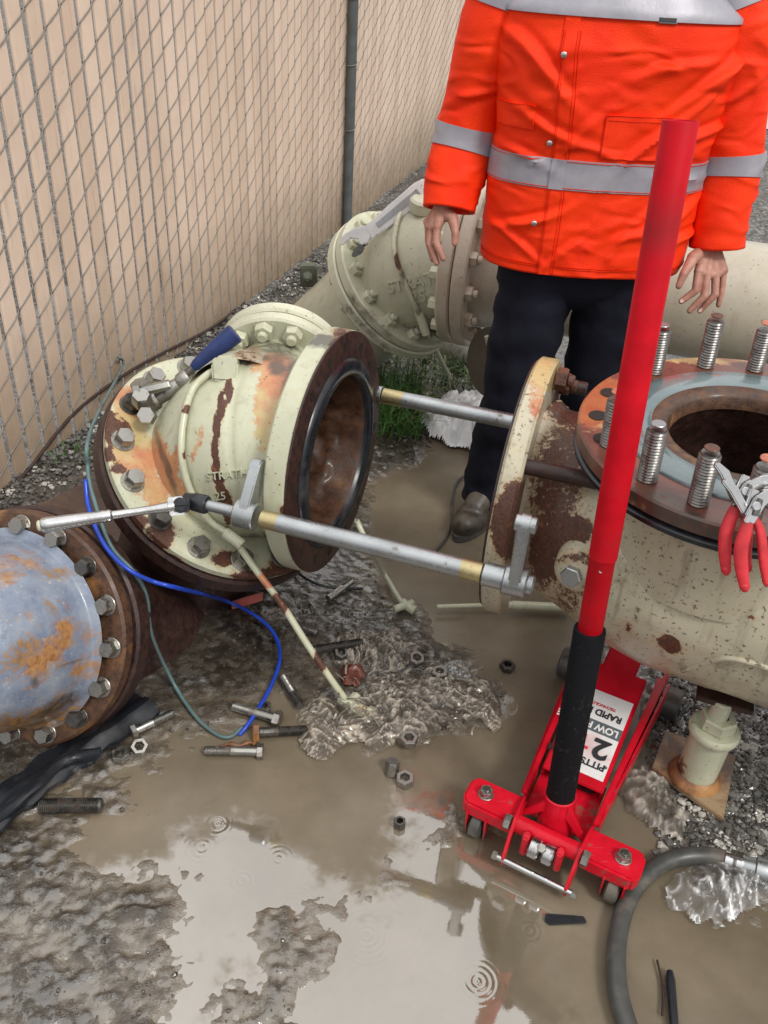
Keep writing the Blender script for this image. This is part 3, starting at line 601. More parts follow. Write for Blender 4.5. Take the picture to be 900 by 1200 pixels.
# ---- blue pipe in front on the left
nb = V((-.25, -.85, .45)).normalized(); PBm = V((-.815, 1.44, .245))
B1 = thing('blue_pipe', (PBm.x, PBm.y, 0), 'blue painted rust-streaked domed pipe end bolted to brown flanges at the left edge', 'pipe fitting')
t = NT('worn_blue_paint'); n1 = t.noise(5, 6, .62, t.scale3(1, 1, 1)); n2_ = t.noise(16, 6, .7); n3 = t.noise(90, 4)
c = t.mix(t.map(n2_, .3, .7), (.11, .145, .225), (.27, .30, .35)); c = t.mix(t.map(n3, .62, .72, 0, .7), c, (.4, .4, .36))
s1_ = t.noise(7, 6, .65, t.scale3(.5, 1, 1.4)); c = t.mix(t.map(s1_, .515, .60, 0, .95), c, t.mix(t.map(n3, .3, .7), (.22, .08, .025), (.42, .22, .07)))
ed_ = t.attr(); c = t.mix(t.map(t.mth('ADD', t.mth('MULTIPLY', ed_[0], .38), t.mth('ADD', t.mth('MULTIPLY', n2_, .9), t.mth('MULTIPLY', n3, .5))), .92, 1.12), c, t.mix(t.map(n3, .35, .65), (.11, .055, .025), (.30, .16, .06))); c = t.mix(t.map(t.mth('ADD', t.mth('MULTIPLY', ed_[2], .7), t.mth('MULTIPLY', n2_, .9)), .8, 1.1), c, (.03, .026, .022))
M['bluepaint'] = t.out(Base_Color=c, Roughness=t.map(n2_, .3, .7, .2, .5), Normal=t.bump(t.mth('ADD', n2_, s1_), .5, .003), Coat_Weight=.3, Coat_Roughness=.1)
dome = [(.236, .0), (.218, .010), (.212, .03), (.209, .06), (.204, .10), (.194, .15), (.178, .20), (.152, .24), (.115, .27), (.06, .29), (0, .295)]
dd = []
for i in range(len(dome)-1):
    for k in range(5): dd.append((dome[i][0]+(dome[i+1][0]-dome[i][0])*k/5, dome[i][1]+(dome[i+1][1]-dome[i][1])*k/5))
dd.append(dome[-1])
nbd = (nb+V((-.10, 0, -.04))).normalized()
o = obj('dome', MB().lathe(dd, PBm, nbd, 96), M['bluepaint'], B1, 80)
paint(o, [(60, 670, 80, 10, 0, .8), (20, 850, 120, 22, 0, 1, -15), (70, 825, 60, 12, 2, .7, -25), (120, 780, 16, 60, 0, .6), (128, 760, 10, 70, 2, .9), (60, 715, 30, 8, 0, .7, 40), (95, 745, 16, 22, 0, .7), (20, 770, 50, 20, 0, .9, -35), (40, 800, 7, 10, 2, .9), (80, 780, 25, 4, 2, .9, -20)])
o = obj('flange', flange(PBm-nb*.04, nb, .275, .18, .04), M['rustbr'], B1)
o = obj('gasket', MB().cyl(PBm-nb*.05, nb, .268, .010, 64), M['liner'], B1)
o = obj('back_flange', flange(PBm-nb*.105, nb, .280, .18, .055), M['rustdark'], B1)
ring(B1, PBm, nb, .243, 16, [mesh('bolt', hexhead(.0195, .022), M[k_], 25) for k_ in ('bolt', 'bolt', 'boltdark')], 'bolt', .1); ring(B1, PBm-nb*.105, -nb, .243, 16, ME_BOLT['bolt'], 'nut', .1)
obj('back_body', MB().sweep(hermite(PBm-nb*.09, -nb*.3, PBm-nb*.45+V((.1, .05, -.35)), V((.1, .05, -.5)), 14), [.215+.01*math.sin(i) for i in range(15)], 56), M['rustdark'], B1, 60)
# rusty plate lying between the gravel and the pipes
pl = [g(x, y, z) for x, y, z in ((-40, 632, .10), (104, 562, .12), (175, 610, .10), (60, 690, .06), (-40, 720, .06))]
b = MB(); b.v = [tuple(p) for p in pl]+[tuple(p-V((0, 0, .02))) for p in pl]; b.f = [(0, 1, 2, 3, 4), (9, 8, 7, 6, 5)]+[(i, i+5, (i+1) % 5+5, (i+1) % 5) for i in range(5)]
tag(obj('steel_plate', b, M['wood'], None, 0, .004), 'flat wet brown steel plate between the gravel strip and the blue pipe', 'plate')
p = g(40, 606, .115); o = link('bolt', ME_BOLT['bolt'], None, mat_from((0.1, -.3, 1), p)); tag(o, 'lone hex bolt head on the brown plate above the ratchet handle end', 'bolt')
# ---- big casting on the right
PE = V((.318, 1.705, .551)); PT = CP+(V((.641, 1.372, .897))-CP)*1.05; nT = V((-.06, -.05, 1)).normalized()
BV = thing('valve_body', (.75, 1.42, 0), 'big worn cream valve casting with open studded flange on top, propped on the post', 'valve')
cen = catmull([PE+A*.02, (.40, 1.668, .548), (.50, 1.60, .54), (.64, 1.50, .54), (.87, 1.40, .55), (1.20, 1.28, .56), (1.7, 1.10, .57)], 10)
rad = np.interp(np.linspace(0, 6, len(cen)), [0, .5, 1, 2, 3, 4, 5, 6], [.212, .196, .20, .222, .255, .265, .265, .265])
bodyv = MB().sweep(cen, rad, 128, True)
bodyv.v = [tuple(V(p)+V((1, 1, 1))*fbm(p, 30, 2)*.0016) for p in bodyv.v]
TV = bvh(bodyv)
bodyv.f = [f for f in bodyv.f if not (lambda d: (d-nT*d.dot(nT)).length < .20 and d.dot(nT) > -.30)(sum((V(bodyv.v[i]) for i in f), V((0, 0, 0)))/len(f)-PT)]
o = obj('body', bodyv, M['elbow'], BV, 60)
paint(o, [(655, 560, 40, 90, 0, .62, 12), (640, 640, 26, 60, 0, .7, 10), (672, 470, 40, 40, 0, .7), (690, 520, 30, 40, 1, .6), (640, 600, 18, 90, 2, .7, 12), (676, 622, 18, 15, 0, 1.3), (664, 612, 8, 10, 0, 1.2), (750, 645, 13, 11, 0, 1.4), (785, 755, 14, 9, 0, 1.4, 20), (731, 732, 6, 10, 0, 1.3), (757, 655, 6, 6, 0, 1.2), (835, 640, 14, 9, 0, 1.0),
          (760, 590, 80, 16, 2, .8, 30), (850, 655, 60, 12, 2, .7, 25), (665, 695, 25, 45, 0, .5), (668, 665, 26, 26, 1, .5), (800, 700, 60, 30, 2, .28), (830, 780, 60, 12, 2, .4), (740, 610, 10, 22, 2, .7, -20), (760, 690, 120, 60, 2, .30), (700, 650, 50, 60, 2, .35), (870, 720, 8, 5, 0, .8), (843, 738, 4, 6, 0, .8), (880, 770, 30, 4, 2, .4)])
o = obj('side_flange', flange(PE-A*.02, A, .300, .19, .044), M['elbow'], BV, 40)
paint(o, [(643, 435, 26, 22, 1, 1.2), (628, 470, 12, 30, 1, .6), (610, 520, 20, 16, 1, .35), (603, 610, 24, 42, 0, 1.4, 12), (592, 720, 30, 12, 0, .4), (640, 560, 9, 120, 0, 1.3, 12), (655, 480, 9, 70, 0, 1.3, 12), (628, 640, 10, 60, 0, 1.2, 12), (600, 690, 10, 30, 1, .5)])
obj('flange_face', MB().lathe([(.16, -.004), (.29, -.004), (.29, .002)], PE-A*.0215, A, 64), M['rustdark'], BV)
xa, ya, za = frame(A)
for yt, L in ((545, .15), (450, .07)):
    p = min(((PE+A*.02)+(xa*math.cos(q_*math.pi/90)+ya*math.sin(q_*math.pi/90))*.268 for q_ in range(180)), key=lambda p_: abs(proj_np(np.array([p_]))[1][0]-yt)+((p_-CP).length*40 if yt > 500 else -(p_-CP).length*40)); obj('stud', MB().rod(p-A*.02, p+A*L, .0165, 16, .003), M['rustdark'], BV)
ring(BV, PE+A*.028, A, .262, 12, ME_NUTB['rust'], 'nut', .3, pick=(0, 1, 2))
nk = MB().lathe([(.245, -.26), (.25, -.12), (.262, -.065), (.275, -.05)], PT, nT, 96); o = obj('neck', nk, M['elbow'], BV, 60)
paint(o, [(760, 610, 90, 16, 2, .9, 30), (850, 655, 70, 14, 2, .8, 25), (690, 570, 30, 30, 0, .7)])
o = obj('lower_gasket', MB().lathe([(.25, -.055), (.312, -.055), (.318, -.05), (.318, -.042), (.312, -.038), (.25, -.038)], PT, nT, 128, closed=True), M['liner'], BV)
o = obj('top_flange', flange(PT-nT*.034, nT, .315, .15, .034, 128, .004), M['redprimer'], BV)
paint(o, [(700, 470, 40, 40, 1, .75), (830, 415, 60, 12, 1, 1.0), (735, 600, 30, 22, 1, .5), (770, 590, 60, 20, 2, .7, 30), (790, 600, 60, 25, 2, .8, 30), (850, 640, 60, 22, 2, .8, 25), (890, 412, 40, 8, 2, .3), (680, 540, 20, 30, 2, .6)])
t = NT('grey_blue_gasket'); n1 = t.noise(6, 6, .6); n2_ = t.noise(60, 5, .65)
c = t.mix(t.map(n1, .35, .65), (.085, .125, .135), (.17, .21, .215)); c = t.mix(t.map(n2_, .6, .75, 0, .7), c, (.12, .075, .05))
M['gasket'] = t.out(Base_Color=c, Roughness=t.map(n1, .3, .7, .08, .3), Normal=t.bump(n2_, .2, .001), Coat_Weight=.6, Coat_Roughness=.05)
obj('face_gasket', MB().lathe([(.176, .002), (.180, .006), (.236, .006), (.240, .002), (.240, -.002)], PT, nT, 128), M['gasket'], BV, 60)
o = obj('seat_ring', MB().lathe([(.142, -.03), (.145, -.006), (.151, .001), (.160, .004), (.178, .004)], PT, nT, 128), M['rustbr'], BV, 60)
b = MB().lathe([(.146, -.02), (.150, -.05), (.175, -.10), (.185, -.22), (.15, -.30), (0, -.31)], PT, nT, 96); b.v = [tuple(V(p)+V((1, 1, 0))*fbm(p, 20, 2)*.004) for p in b.v]; obj('bore', b, M['rustdark'], BV, 60)
t = NT('brown_bore_water'); M['bore_water'] = t.out(Base_Color=(.012, .007, .004), Roughness=.25, IOR=1.33, Specular_IOR_Level=.25, Normal=t.bump(t.noise(60, 3), .15, .002))
obj('bore_water', MB().disc(PT-nT*.19, nT, .180, 64), M['bore_water'], BV, 0)
M['studm'] = m_metal('thread_steel', (.22, .21, .20), .34, .6, (.06, .03, .02))
STUD = mesh('stud', thread(.0182, .104, .0058), M['studm'], 20); STUDR = mesh('stud', thread(.0178, .098, .0058), M['studm'], 20)
xT, yT, zT = frame(nT)
M['studtip'] = m_plain('stud_tip_paint', (.45, .14, .08), .4, var=.4, sc=80)
spots = [(705, 522), (757, 562), (812, 597), (880, 640), (774, 441), (826, 428), (885, 428), (940, 470), (945, 650), (990, 520), (1000, 600)]
Lb = worldloc(BV)
for i, (x, y) in enumerate(spots):
    p = plane_hit(x, y, PT, nT); d = p-PT; p = PT+d.normalized()*.272
    so_ = link('stud', STUD if i % 3 else STUDR, BV, Matrix.Translation(-Lb) @ mat_from(nT, p) @ Matrix.Scale(1+.06*math.sin(i*3), 4, V((0, 0, 1))))
    link('stud_tip', mesh('stud_tip', MB().cyl((0, 0, .1085), (0, 0, 1), .0125, .003, 16, .001), (M['studtip'], M['steel'], M['rust'])[i % 3], 40), so_)
HOLE = mesh('bolt_hole_shade', MB().disc((0, 0, 0), (0, 0, 1), .0185, 20), M['hole'], 0)  # no recess here: a dark disc paints the shade inside the hole
for x, y in ((708, 459), (697, 487), (690, 515), (727, 545)):
    p = plane_hit(x, y, PT, nT); p = PT+(p-PT).normalized()*.277+nT*.002; link('bolt_hole_shade', HOLE, BV, Matrix.Translation(-Lb) @ mat_from(nT, p))
p = onsurf(678, 665, TV); nn = (V((-.5, -.8, .1))).normalized(); o = obj('boss', MB().lathe([(.06, -.05), (.052, -.01), (.044, .02), (.036, .028), (.0, .028)], p, nn, 32), M['elbow'], BV, 60); paint(o, [(676, 655, 30, 10, 0, .6)])
obj('plug', MB().cyl(p+nn*.028-V((0, 0, .004)), nn, .022, .016, 6, .002), M['steel'], BV)
sd = [onsurf(x, y, TV, .001) for x, y in ((800, 785), (846, 771), (880, 776), (905, 784), (930, 792))]
obj('cast_rib', MB().sweep(catmull(sd, 5), .006, 10), M['elbow'], BV, 180)
# ------------------------------------------------------------------ support post under the casting
pb = g(806, 913, .025); pb.z = max(gh(pb.x+dx, pb.y+dy) for dx in (-.1, 0, .1) for dy in (-.1, 0, .1))-.004; SP = thing('support_post', pb, 'short cream steel post with big nut on rusty base plate under the casting', 'pipe support')
ps = V((pb.x+.012, pb.y+.0, pb.z)); lean = V((.03, .0, 1)).normalized(); M['plate'] = m_rust('flaky_plate_rust', (.05, .03, .02), (.22, .11, .05), (.34, .24, .14), oran=.48)
bq_ = [g(x, y, pb.z+.012) for x, y in ((764, 899), (848, 960), (863, 885), (780, 855))]; b = MB(); b.v = [tuple(p) for p in bq_]+[tuple(p-V((0, 0, .014))) for p in bq_]; b.f = [(0, 1, 2, 3), (7, 6, 5, 4)]+[(i, i+4, (i+1) % 4+4, (i+1) % 4) for i in range(4)]; o = obj('base_plate', b, M['plate'], SP, 40, .002)
o = obj('tube', MB().lathe([(.044, .012), (.044, .150), (.052, .153), (.055, .16), (.055, .170), (.050, .176), (.02, .177), (0, .177)], ps, lean, 48), M['cream'], SP); paint(o, [(812, 905, 30, 14, 0, .9), (845, 845, 12, 8, 0, .8)])
obj('weld', MB().lathe([(.060, .012), (.056, .022), (.045, .032), (.044, .012)], ps, lean, 40), M['rustor'], SP)
o = obj('nut', MB().lathe([(.022, .176), (.036, .176), (.039, .180), (.039, .205), (.036, .210), (.02, .210)], ps, lean, 6, a0=.4), M['cream'], SP, 25); paint(o, [(828, 835, 14, 6, 0, .6)])
o = obj('screw', MB().cyl(ps+V((0, 0, .2)), lean, .021, .055, 20, .003), M['cream'], SP)
obj('saddle_plate', MB().box(ps+V((.01, .02, .252)), .058, .034, .008, (.95, -.31, 0), (.31, .95, 0)), M['rustdark'], SP, 40, .002)
# ------------------------------------------------------------------ flange spreader rods
def axis_dist(p): d = p-PO; return (d-AO*d.dot(AO)).length
def pick_depth(x, y, r, lo, hi):
    return min((abs(axis_dist(at(x, y, lo+(hi-lo)*i/400))-r), lo+(hi-lo)*i/400) for i in range(401))[1]
dF = pick_depth(300, 606, .345, 1.5, 1.95); Pf = at(300, 606, dF)
def along(P, x):      # parameter along A where the rod crosses picture column x
    lo, hi = -1.0, 1.2
    for _ in range(50):
        m_ = (lo+hi)/2; u_ = proj_np(np.array([P+A*m_]))[0][0]
        if u_ < x: lo = m_
        else: hi = m_
    return lo
def barpoly(L, r0, r1, n=8):
    return [(r0*math.cos(a), r0*math.sin(a)) for a in np.linspace(math.pi/2, 3*math.pi/2, n)]+[(L+r1*math.cos(a), r1*math.sin(a)) for a in np.linspace(-math.pi/2, math.pi/2, n)]
def bracket(parent, P, tip, th):
    X = (tip-P); X = X-A*X.dot(A); L = X.length; X.normalize(); Y = A.cross(X)
    br = MB().prism(barpoly(L, .030, .020), P, X, Y, th); obj('bracket', br, M['steel'], parent, 40, .003)
    obj('bracket_sleeve', MB().rod(P-A*(th*.5+.012), P+A*(th*.5+.012), .031, 32, .003), M['steel'], parent)
FSx = thing('spreader_rod', Pf, 'near zinc flange spreader rod with arm brackets, in front of the open pipe end', 'spreader rod')
k = lambda x: Pf+A*along(Pf, x)
obj('threaded_rod', MB().rod(k(236), k(300), .0125, 16), M['steel'], FSx)
obj('rod', MB().rod(k(326), k(541), .0205, 32), M['steel'], FSx)
obj('collar', MB().rod(k(307), k(327), .0203, 32), M['brass'], FSx); obj('collar', MB().rod(k(540), k(565), .0207, 32), M['brass'], FSx)
obj('end_sleeve', MB().rod(k(566), k(597), .0245, 32, .002), M['steel'], FSx)
bracket(FSx, k(289), plane_hit(302, 548, k(289), A), .024); bracket(FSx, k(604), plane_hit(616, 614, k(604), A), .024)
for x, y in ((622, 616),):
    p = plane_hit(616, 614, k(604), A); obj('pin', MB().rod(p-A*.02, p+A*.022, .017, 20, .002), M['steel'], FSx)
p = k(604); obj('end_nut', MB().rod(p, p+A*.038, .021, 24, .004), M['steel'], FSx)
dB = pick_depth(452, 464, .30, 1.95, 2.6); Pb = at(452, 464, dB); kb = lambda x: Pb+A*along(Pb, x)
BSx = thing('spreader_rod', Pb, 'far zinc flange spreader rod, passing in front of the dark trousers', 'spreader rod')
obj('rod', MB().rod(kb(472), kb(612), .0205, 32), M['steel'], BSx); obj('collar', MB().rod(kb(449), kb(473), .0207, 32), M['brass'], BSx); obj('end_sleeve', MB().rod(kb(425), kb(448), .0235, 32), M['steel'], BSx)
bracket(BSx, kb(420), kb(420)+V((0, .02, .09)), .02); bracket(BSx, kb(628), plane_hit(640, 470, kb(628), A), .02)
# ------------------------------------------------------------------ ratchet wrench on the near rod
s0 = k(243); RT = thing('ratchet_wrench', s0, 'chrome ratchet wrench with black swivel socket turned on the near spreader rod', 'wrench')
u0 = (k(243)-k(300)).normalized(); dR = (s0-CP).dot(F)
s1 = s0+u0*.055; hd = at(206, 594, dR-.03); he = at(47, 616, dR-.10)
obj('socket', MB().lathe([(.012, -.002), (.019, 0), (.021, .004), (.021, .030), (.018, .038), (.016, .055), (.010, .058), (0, .058)], s0, u0, 28), M['black'], RT)
kn = at(213, 592, dR-.02)
obj('swivel', MB().box((s1+kn)/2, .024, .016, .014, (s1-kn), F).rod(kn-F*.017, kn+F*.017, .017, 20, .003).box(kn+(s1-kn)*.2, .02, .012, .018, (s1-kn), CU), M['black'], RT, 40, .003)
hdir = (he-kn).normalized(); up = frame(hdir, CU)
obj('head', MB().rod(kn+hdir*.004-up[0]*.0, kn+hdir*.034, .013, 20, .003).box(kn+hdir*.012, .016, .02, .008, hdir, up[1]), M['chrome'], RT, 40, .003)
L = (he-kn).length; pth = [kn+hdir*L*q for q in (.10, .2, .35, .45, .5, .52, .54, .56, .6, .75, .9, .95, .985, 1.0)]
obj('shaft', MB().sweep(pth[:5], [.012, .0095, .0088, .009, .0095], 20), M['chrome'], RT, 60)
obj('grip', MB().sweep(pth[4:], [.0095, .0135, .0125, .0138, .0125, .0148, .0155, .0165, .0155, .011], 24), M['chrome'], RT, 60)
obj('grip_end', MB().rod(pth[-1]-hdir*.004, pth[-1]+hdir*.006, .0115, 20, .003), M['cream'], RT)
# ------------------------------------------------------------------ hammer and loose nuts on the elbow
cov = MB(); cov.v += body1.v; cov.f += body1.f; fl_ = flange(PL+nL*.052, nL, .325, .19, .048); cov.add(fl_.v, fl_.f); TC = bvh(cov)
ha = onsurf(205, 450, TC, .035); dH = (ha-CP).dot(F)-.03; ht = at(276, 390, dH-.02); hb = at(226, 431, dH-.005); hh_ = at(192, 462, dH)
HM = thing('hammer', ha, 'hammer with a dark blue rubber handle and bare steel head on the elbow', 'hammer')
ax = (ht-hb).normalized()
obj('handle', MB().sweep([hb, hb+ax*.01, hb+(ht-hb)*.35, hb+(ht-hb)*.8, ht-ax*.003, ht], [.010, .014, .019, .0245, .0255, .022], 28), M['bluegrip'], HM, 50)
obj('shank', MB().sweep([hb+ax*.005, hb-(hb-hh_)*.5, hh_], [.009, .011, .014], 16), M['boltdark'], HM, 60)
xh = (CR*.80+CU*.55-F*.1).normalized(); hq = hh_+CR*.0
obj('head', MB().lathe([(0, -.065), (.020, -.064), (.023, -.058), (.023, -.04), (.017, -.033), (.019, -.012), (.021, 0), (.019, .012), (.016, .03), (.021, .038), (.023, .055), (.020, .064), (0, .065)], hq+xh*.015, xh, 28), M['bolt'], HM, 40)
for (x, y, tilt, lab) in ((168, 462, (-.3, -.2, 1), 'loose bright hex bolt lying uppermost against the hammer head'), (165, 473, (.2, -.5, 1), 'loose hex nut on the flange between hammer head and bolt'), (173, 489, (.1, -.9, .6), 'loose hex nut resting on the cream body below the hammer head')):
    p = onsurf(x, y, TC, .004); o = link('hex_nut', mesh('hex_nut', hexhead(.023, .034, 0, False), M['bolt'], 25), None, mat_from(V(tilt), p)); tag(o, lab, 'nut', 'loose nuts by the hammer')
pA = onsurf(156, 463, TC, .012); bx = MB().lathe([(0, 0), (.022, 0), (.024, .002), (.024, .018), (.0125, .019), (.0125, .085), (.011, .088), (0, .088)], pA, (CR*.95+CU*.22), 6)
tag(obj('hex_bolt', bx, M['bolt'], None, 25), 'loose steel bolt lying behind the hammer head at the flange top', 'bolt')
# ------------------------------------------------------------------ adjustable wrench on the far elbow
wa = onsurf(425, 290, T2, .05, 3.1); w0 = onsurf(441, 281, T2, .05, 3.0); dW = (w0-CP).dot(F); w1 = at(491, 225, (onsurf(478, 246, T2, .0, 3.1)-CP).dot(F)-.03)
M['wrench'] = m_metal('wrench_steel', (.78, .78, .77), .38, .12, me=.35)
AW = thing('adjustable_wrench', w0, 'large chrome adjustable wrench propped on the far elbow bolts', 'wrench')
X = (w1-w0).normalized(); Z = (CP-w0).normalized(); Z = (Z-X*Z.dot(X)).normalized(); Y = Z.cross(X); L = (w1-w0).length
obj('handle', MB().prism([(-.02, -.024), (L*.5, -.032), (L, -.034), (L+.04, -.026), (L+.05, 0), (L+.04, .026), (L, .034), (L*.5, .030), (-.02, .022)], w0, X, Y, .018), M['wrench'], AW, 30, .004)
obj('handle_web', MB().prism([(.05, -.010), (L, -.014), (L, .014), (.05, .010)], w0+Z*.003, X, Y, .017), M['steel'], AW, 30, .002)
obj('fixed_jaw', MB().prism([(.8*a_, .8*b_) for a_, b_ in ((-.01, -.035), (.02, -.02), (.02, .04), (-.03, .055), (-.085, .060), (-.115, .04), (-.11, .025), (-.06, .028), (-.04, .008), (-.045, -.02))], w0, X, Y, .026), M['wrench'], AW, 30, .004)
obj('moving_jaw', MB().prism([(.8*a_, .8*b_) for a_, b_ in ((-.035, -.04), (-.04, -.012), (-.075, -.016), (-.105, -.03), (-.10, -.045), (-.06, -.052))], w0, X, Y, .022), M['boltdark'], AW, 30, .003)
obj('worm_screw', MB().cyl(w0+X*-.02+Y*-.03-Z*.012, Y, .010, .024, 16, .002), M['bolt'], AW)
# ------------------------------------------------------------------ two pairs of tongue-and-groove pliers
def pliers(P, X, Y, lab):
    X = X*PSC; Y = Y*PSC; T = thing('pliers', P, lab, 'pliers', 'pliers hung on the open flange'); Z = X.cross(Y).normalized()
    q = lambda a, b, c=0: P+X*a+Y*b+Z*c
    obj('upper_jaw', MB().prism([(-.012, -.03), (.006, -.036), (.02, -.012), (.014, .022), (-.004, .028), (-.012, .0), (-.03, .03), (-.055, .045), (-.062, .038), (-.045, .02)], q(0, 0, -.005), X, Y, .010), M['chrome'], T, 30, .002)
    obj('lower_jaw', MB().prism([(-.02, -.035), (.0, -.04), (.02, .0), (.055, .018), (.068, .004), (.072, .012), (.062, .036), (.03, .032), (.0, .012)], q(0, 0, .006), X, Y, .010), M['chrome'], T, 30, .002)
    obj('pivot_slot', MB().prism([(-.006, -.022), (.006, -.024), (.012, .008), (.002, .012)], q(0, 0, .013), X, Y, .004), M['boltdark'], T, 30, .001)
    obj('rivet', MB().cyl(q(0, -.004, .012), Z, .007, .004, 16, .001), M['chrome'], T)
    for pth, z in (([(-.006, -.03), (-.012, -.055), (-.017, -.09), (-.012, -.13), (-.003, -.165)], .004), ([(.010, -.03), (.022, -.055), (.030, -.09), (.036, -.125), (.044, -.155)], -.006)):
        c_ = catmull([q(a, b, z) for a, b in pth], 6); n = len(c_)
        obj('handle', MB().sweep(c_, [.0066+.0026*math.sin(math.pi*min(1, i/n*1.05))*(1) if i > 1 else .006 for i in range(n)], 14, True, [(1.15, .75)]*n), M['redgrip'], T, 60)
        e = c_[-1]; obj('handle_end', MB().capsule(e-(c_[-1]-c_[-2]).normalized()*.004, e, .0068, .006), M['redgrip'], T, 180)
    return T
pv = plane_hit(853, 606, PT, nT)+nT*.045-F*.05; PSC = .80
Yp = (V((-.02, .35, .80))+CU*.3).normalized(); Xp = (CR-Yp*CR.dot(Yp)).normalized()
pliers(pv+V((0, -.025, .0)), Xp, Yp, 'red-handled grooved pliers hanging frontmost over the open flange rim')
pliers(pv+V((-.008, .006, .006)), (Xp*.98-Yp*.1).normalized(), (Yp*.98+Xp*.1).normalized(), 'second red-handled pliers tucked behind the frontmost pair')
# ------------------------------------------------------------------ floor jack
JL = g(567, 934, .105); JR = g(732, 1000, .105); JO = (JL+JR)/2; JO.z = 0; JX = (JR-JL); JX.z = 0; JX = Matrix.Rotation(math.radians(-4), 3, 'Z') @ JX; JH = JX.length/2+.042; JO = JO; JX.normalize(); JY = V((-JX.y, JX.x, 0)); JZ = V((0, 0, 1))
J = thing('floor_jack', JO, 'low red floor jack with tall red handle and black foam grip, standing in the puddle', 'floor jack')
j = lambda x, y, z: JO+JX*x+JY*y+JZ*z
RJ = M['redjack']
for s in (-1, 1):
    pr = [(-.085, .022), (-.088, .05), (-.06, .085), (-.03, .112), (.02, .112), (.05, .098), (.14, .098), (.34, .118), (.52, .132), (.60, .11), (.61, .04), (.50, .025), (.05, .04), (-.02, .04), (-.05, .02)]
    dY = (JY+JX*s*.055).normalized()
    obj('side_plate', MB().prism(pr, j(s*.072, 0, 0), dY, JZ, .007), RJ, J, 30, .0015)
    pl_ = [(.072, .04), (.082, .04), (.104, .44), (.108, .52), (.086, .52), (.086, .44)]
    obj('side_rail', MB().prism([(s*x, y) for x, y in (pl_ if s > 0 else pl_[::-1])], j(0, 0, .108), JX, JY+JZ*.03, .012), RJ, J, 30, .002)
    rd = (JX*s*.027+JY*.40).normalized(); obj('side_rail_web', MB().prism([(0, -.045), (.46, -.07), (.48, .006), (0, .0)], j(s*.084, .05, .104), rd, JZ, .005), RJ, J, 30)
    w_ = MB().prism([(.066, -.036), (JH-.014, -.036), (JH-.003, -.026), (JH, -.012), (JH, .020), (JH-.004, .034), (JH-.014, .042), (.066, .042)] if s > 0 else [(-.066, .042), (-JH+.014, .042), (-JH+.004, .034), (-JH, .020), (-JH, -.012), (-JH+.003, -.026), (-JH+.014, -.036), (-.066, -.036)], j(0, 0, .078), JX, JY, .038)
    obj('caster_bracket', w_, RJ, J, 30, .005)
    bq = j(s*(JH-.042), .004, .097); o = obj('bolt', MB().cyl(bq, JZ, .017, .003, 20, .001), M['bolt'], J)
    link('nut', mesh('nut', hexnut(.0145, .013), M['bolt'], 25), J, Matrix.Translation(bq+V((0, 0, .003))-worldloc(J))); obj('stud', MB().cyl(bq, JZ, .0075, .020, 14, .001), M['boltdark'], J)
    obj('side_nut', MB().lathe([(0, 0), (.0165, 0), (.0165, .012), (.014, .014), (0, .014)], j(s*.0765, -.036, .098), JX*s, 6), M['bolt'], J, 25)
    obj('side_nut', MB().lathe([(0, 0), (.010, 0), (.010, .009), (0, .009)], j(s*.0765, .05, .088), JX*s, 6), M['bolt'], J, 25)
    wc = j(s*(JH-.042), -.022, .030)
    obj('caster_wheel', MB().lathe([(0, -.014), (.022, -.014), (.029, -.010), (.030, 0), (.029, .010), (.022, .014), (0, .014)], wc, JX, 32), M['hose'], J, 40)
    for q in (-1, 1): obj('caster_fork', MB().prism([(-.012, -.03), (.012, -.03), (.020, .038), (-.020, .038)], wc+JX*q*.021+JZ*.002, JY, JZ, .004), RJ, J, 30)
    fw = j(s*.135, .545, .040); obj('front_wheel', MB().lathe([(0, -.022), (.034, -.022), (.041, -.017), (.041, .017), (.034, .022), (0, .022)], fw, JX, 36), M['hose'], J, 40)
    obj('lug', MB().prism([(-.012, -.035), (.012, -.035), (.012, .02), (0, .028), (-.012, .02)], j(s*.036, -.050, .085), JY, JZ, .014), RJ, J, 30, .003)
    obj('release_cylinder', MB().cyl(j(s*.015-.0115, -.052, .080), JX, .0225, .023, 28, .003), M['chrome'], J)
    obj('wing_rib', MB().prism([(0, 0), (.058, -.035), (.058, -.022), (.0, .035)], j(s*.018, .018, .120), (JX*s-JZ*.3).normalized(), (JY*.2+JZ).normalized(), .010), RJ, J, 30, .002)
obj('rear_bolt', MB().cyl(j(0, -.062, .100), (JZ-JY*.5), .010, .010, 6, .001), M['bolt'], J)
obj('rear_axle', MB().rod(j(-.082, -.082, .040), j(.082, -.082, .040), .0062, 16), M['chrome'], J)
for s in (-1, 1): obj('axle_nut', MB().cyl(j(s*.080, -.082, .040), JX*s, .009, .010, 6), M['bolt'], J)
obj('cross_tube', MB().rod(j(-.072, -.02, .085), j(.072, -.02, .085), .019, 24), RJ, J)
obj('rear_pan', MB().box(j(0, .10, .072), .070, .075, .003, JX, JY), RJ, J, 0, .001)
cz = (JY*.985+JZ*.17).normalized(); cn_ = JX.cross(cz)
cq = lambda x, y, z=0: j(0, .125, .108)+JX*x+cz*y+cn_*z
obj('cover', MB().box(cq(0, .165), .0675, .165, .004, JX, cz).box(cq(.0655, .165, -.010), .003, .165, .012, JX, cz).box(cq(-.0655, .165, -.010), .003, .165, .012, JX, cz), RJ, J, 30, .002)
obj('lift_arm', MB().box(j(0, .50, .155), .040, .13, .02, JX, (JY+JZ*.18)), RJ, J, 30, .006)
obj('saddle', MB().lathe([(0, 0), (.03, 0), (.034, .012), (.056, .018), (.060, .026), (.054, .032), (.02, .030), (0, .030)], j(0, .62, .185), JZ, 36), RJ, J, 40)
obj('return_spring', MB().rod(j(.088, .17, .075), j(.098, .44, .085), .009, 14), M['black'], J)
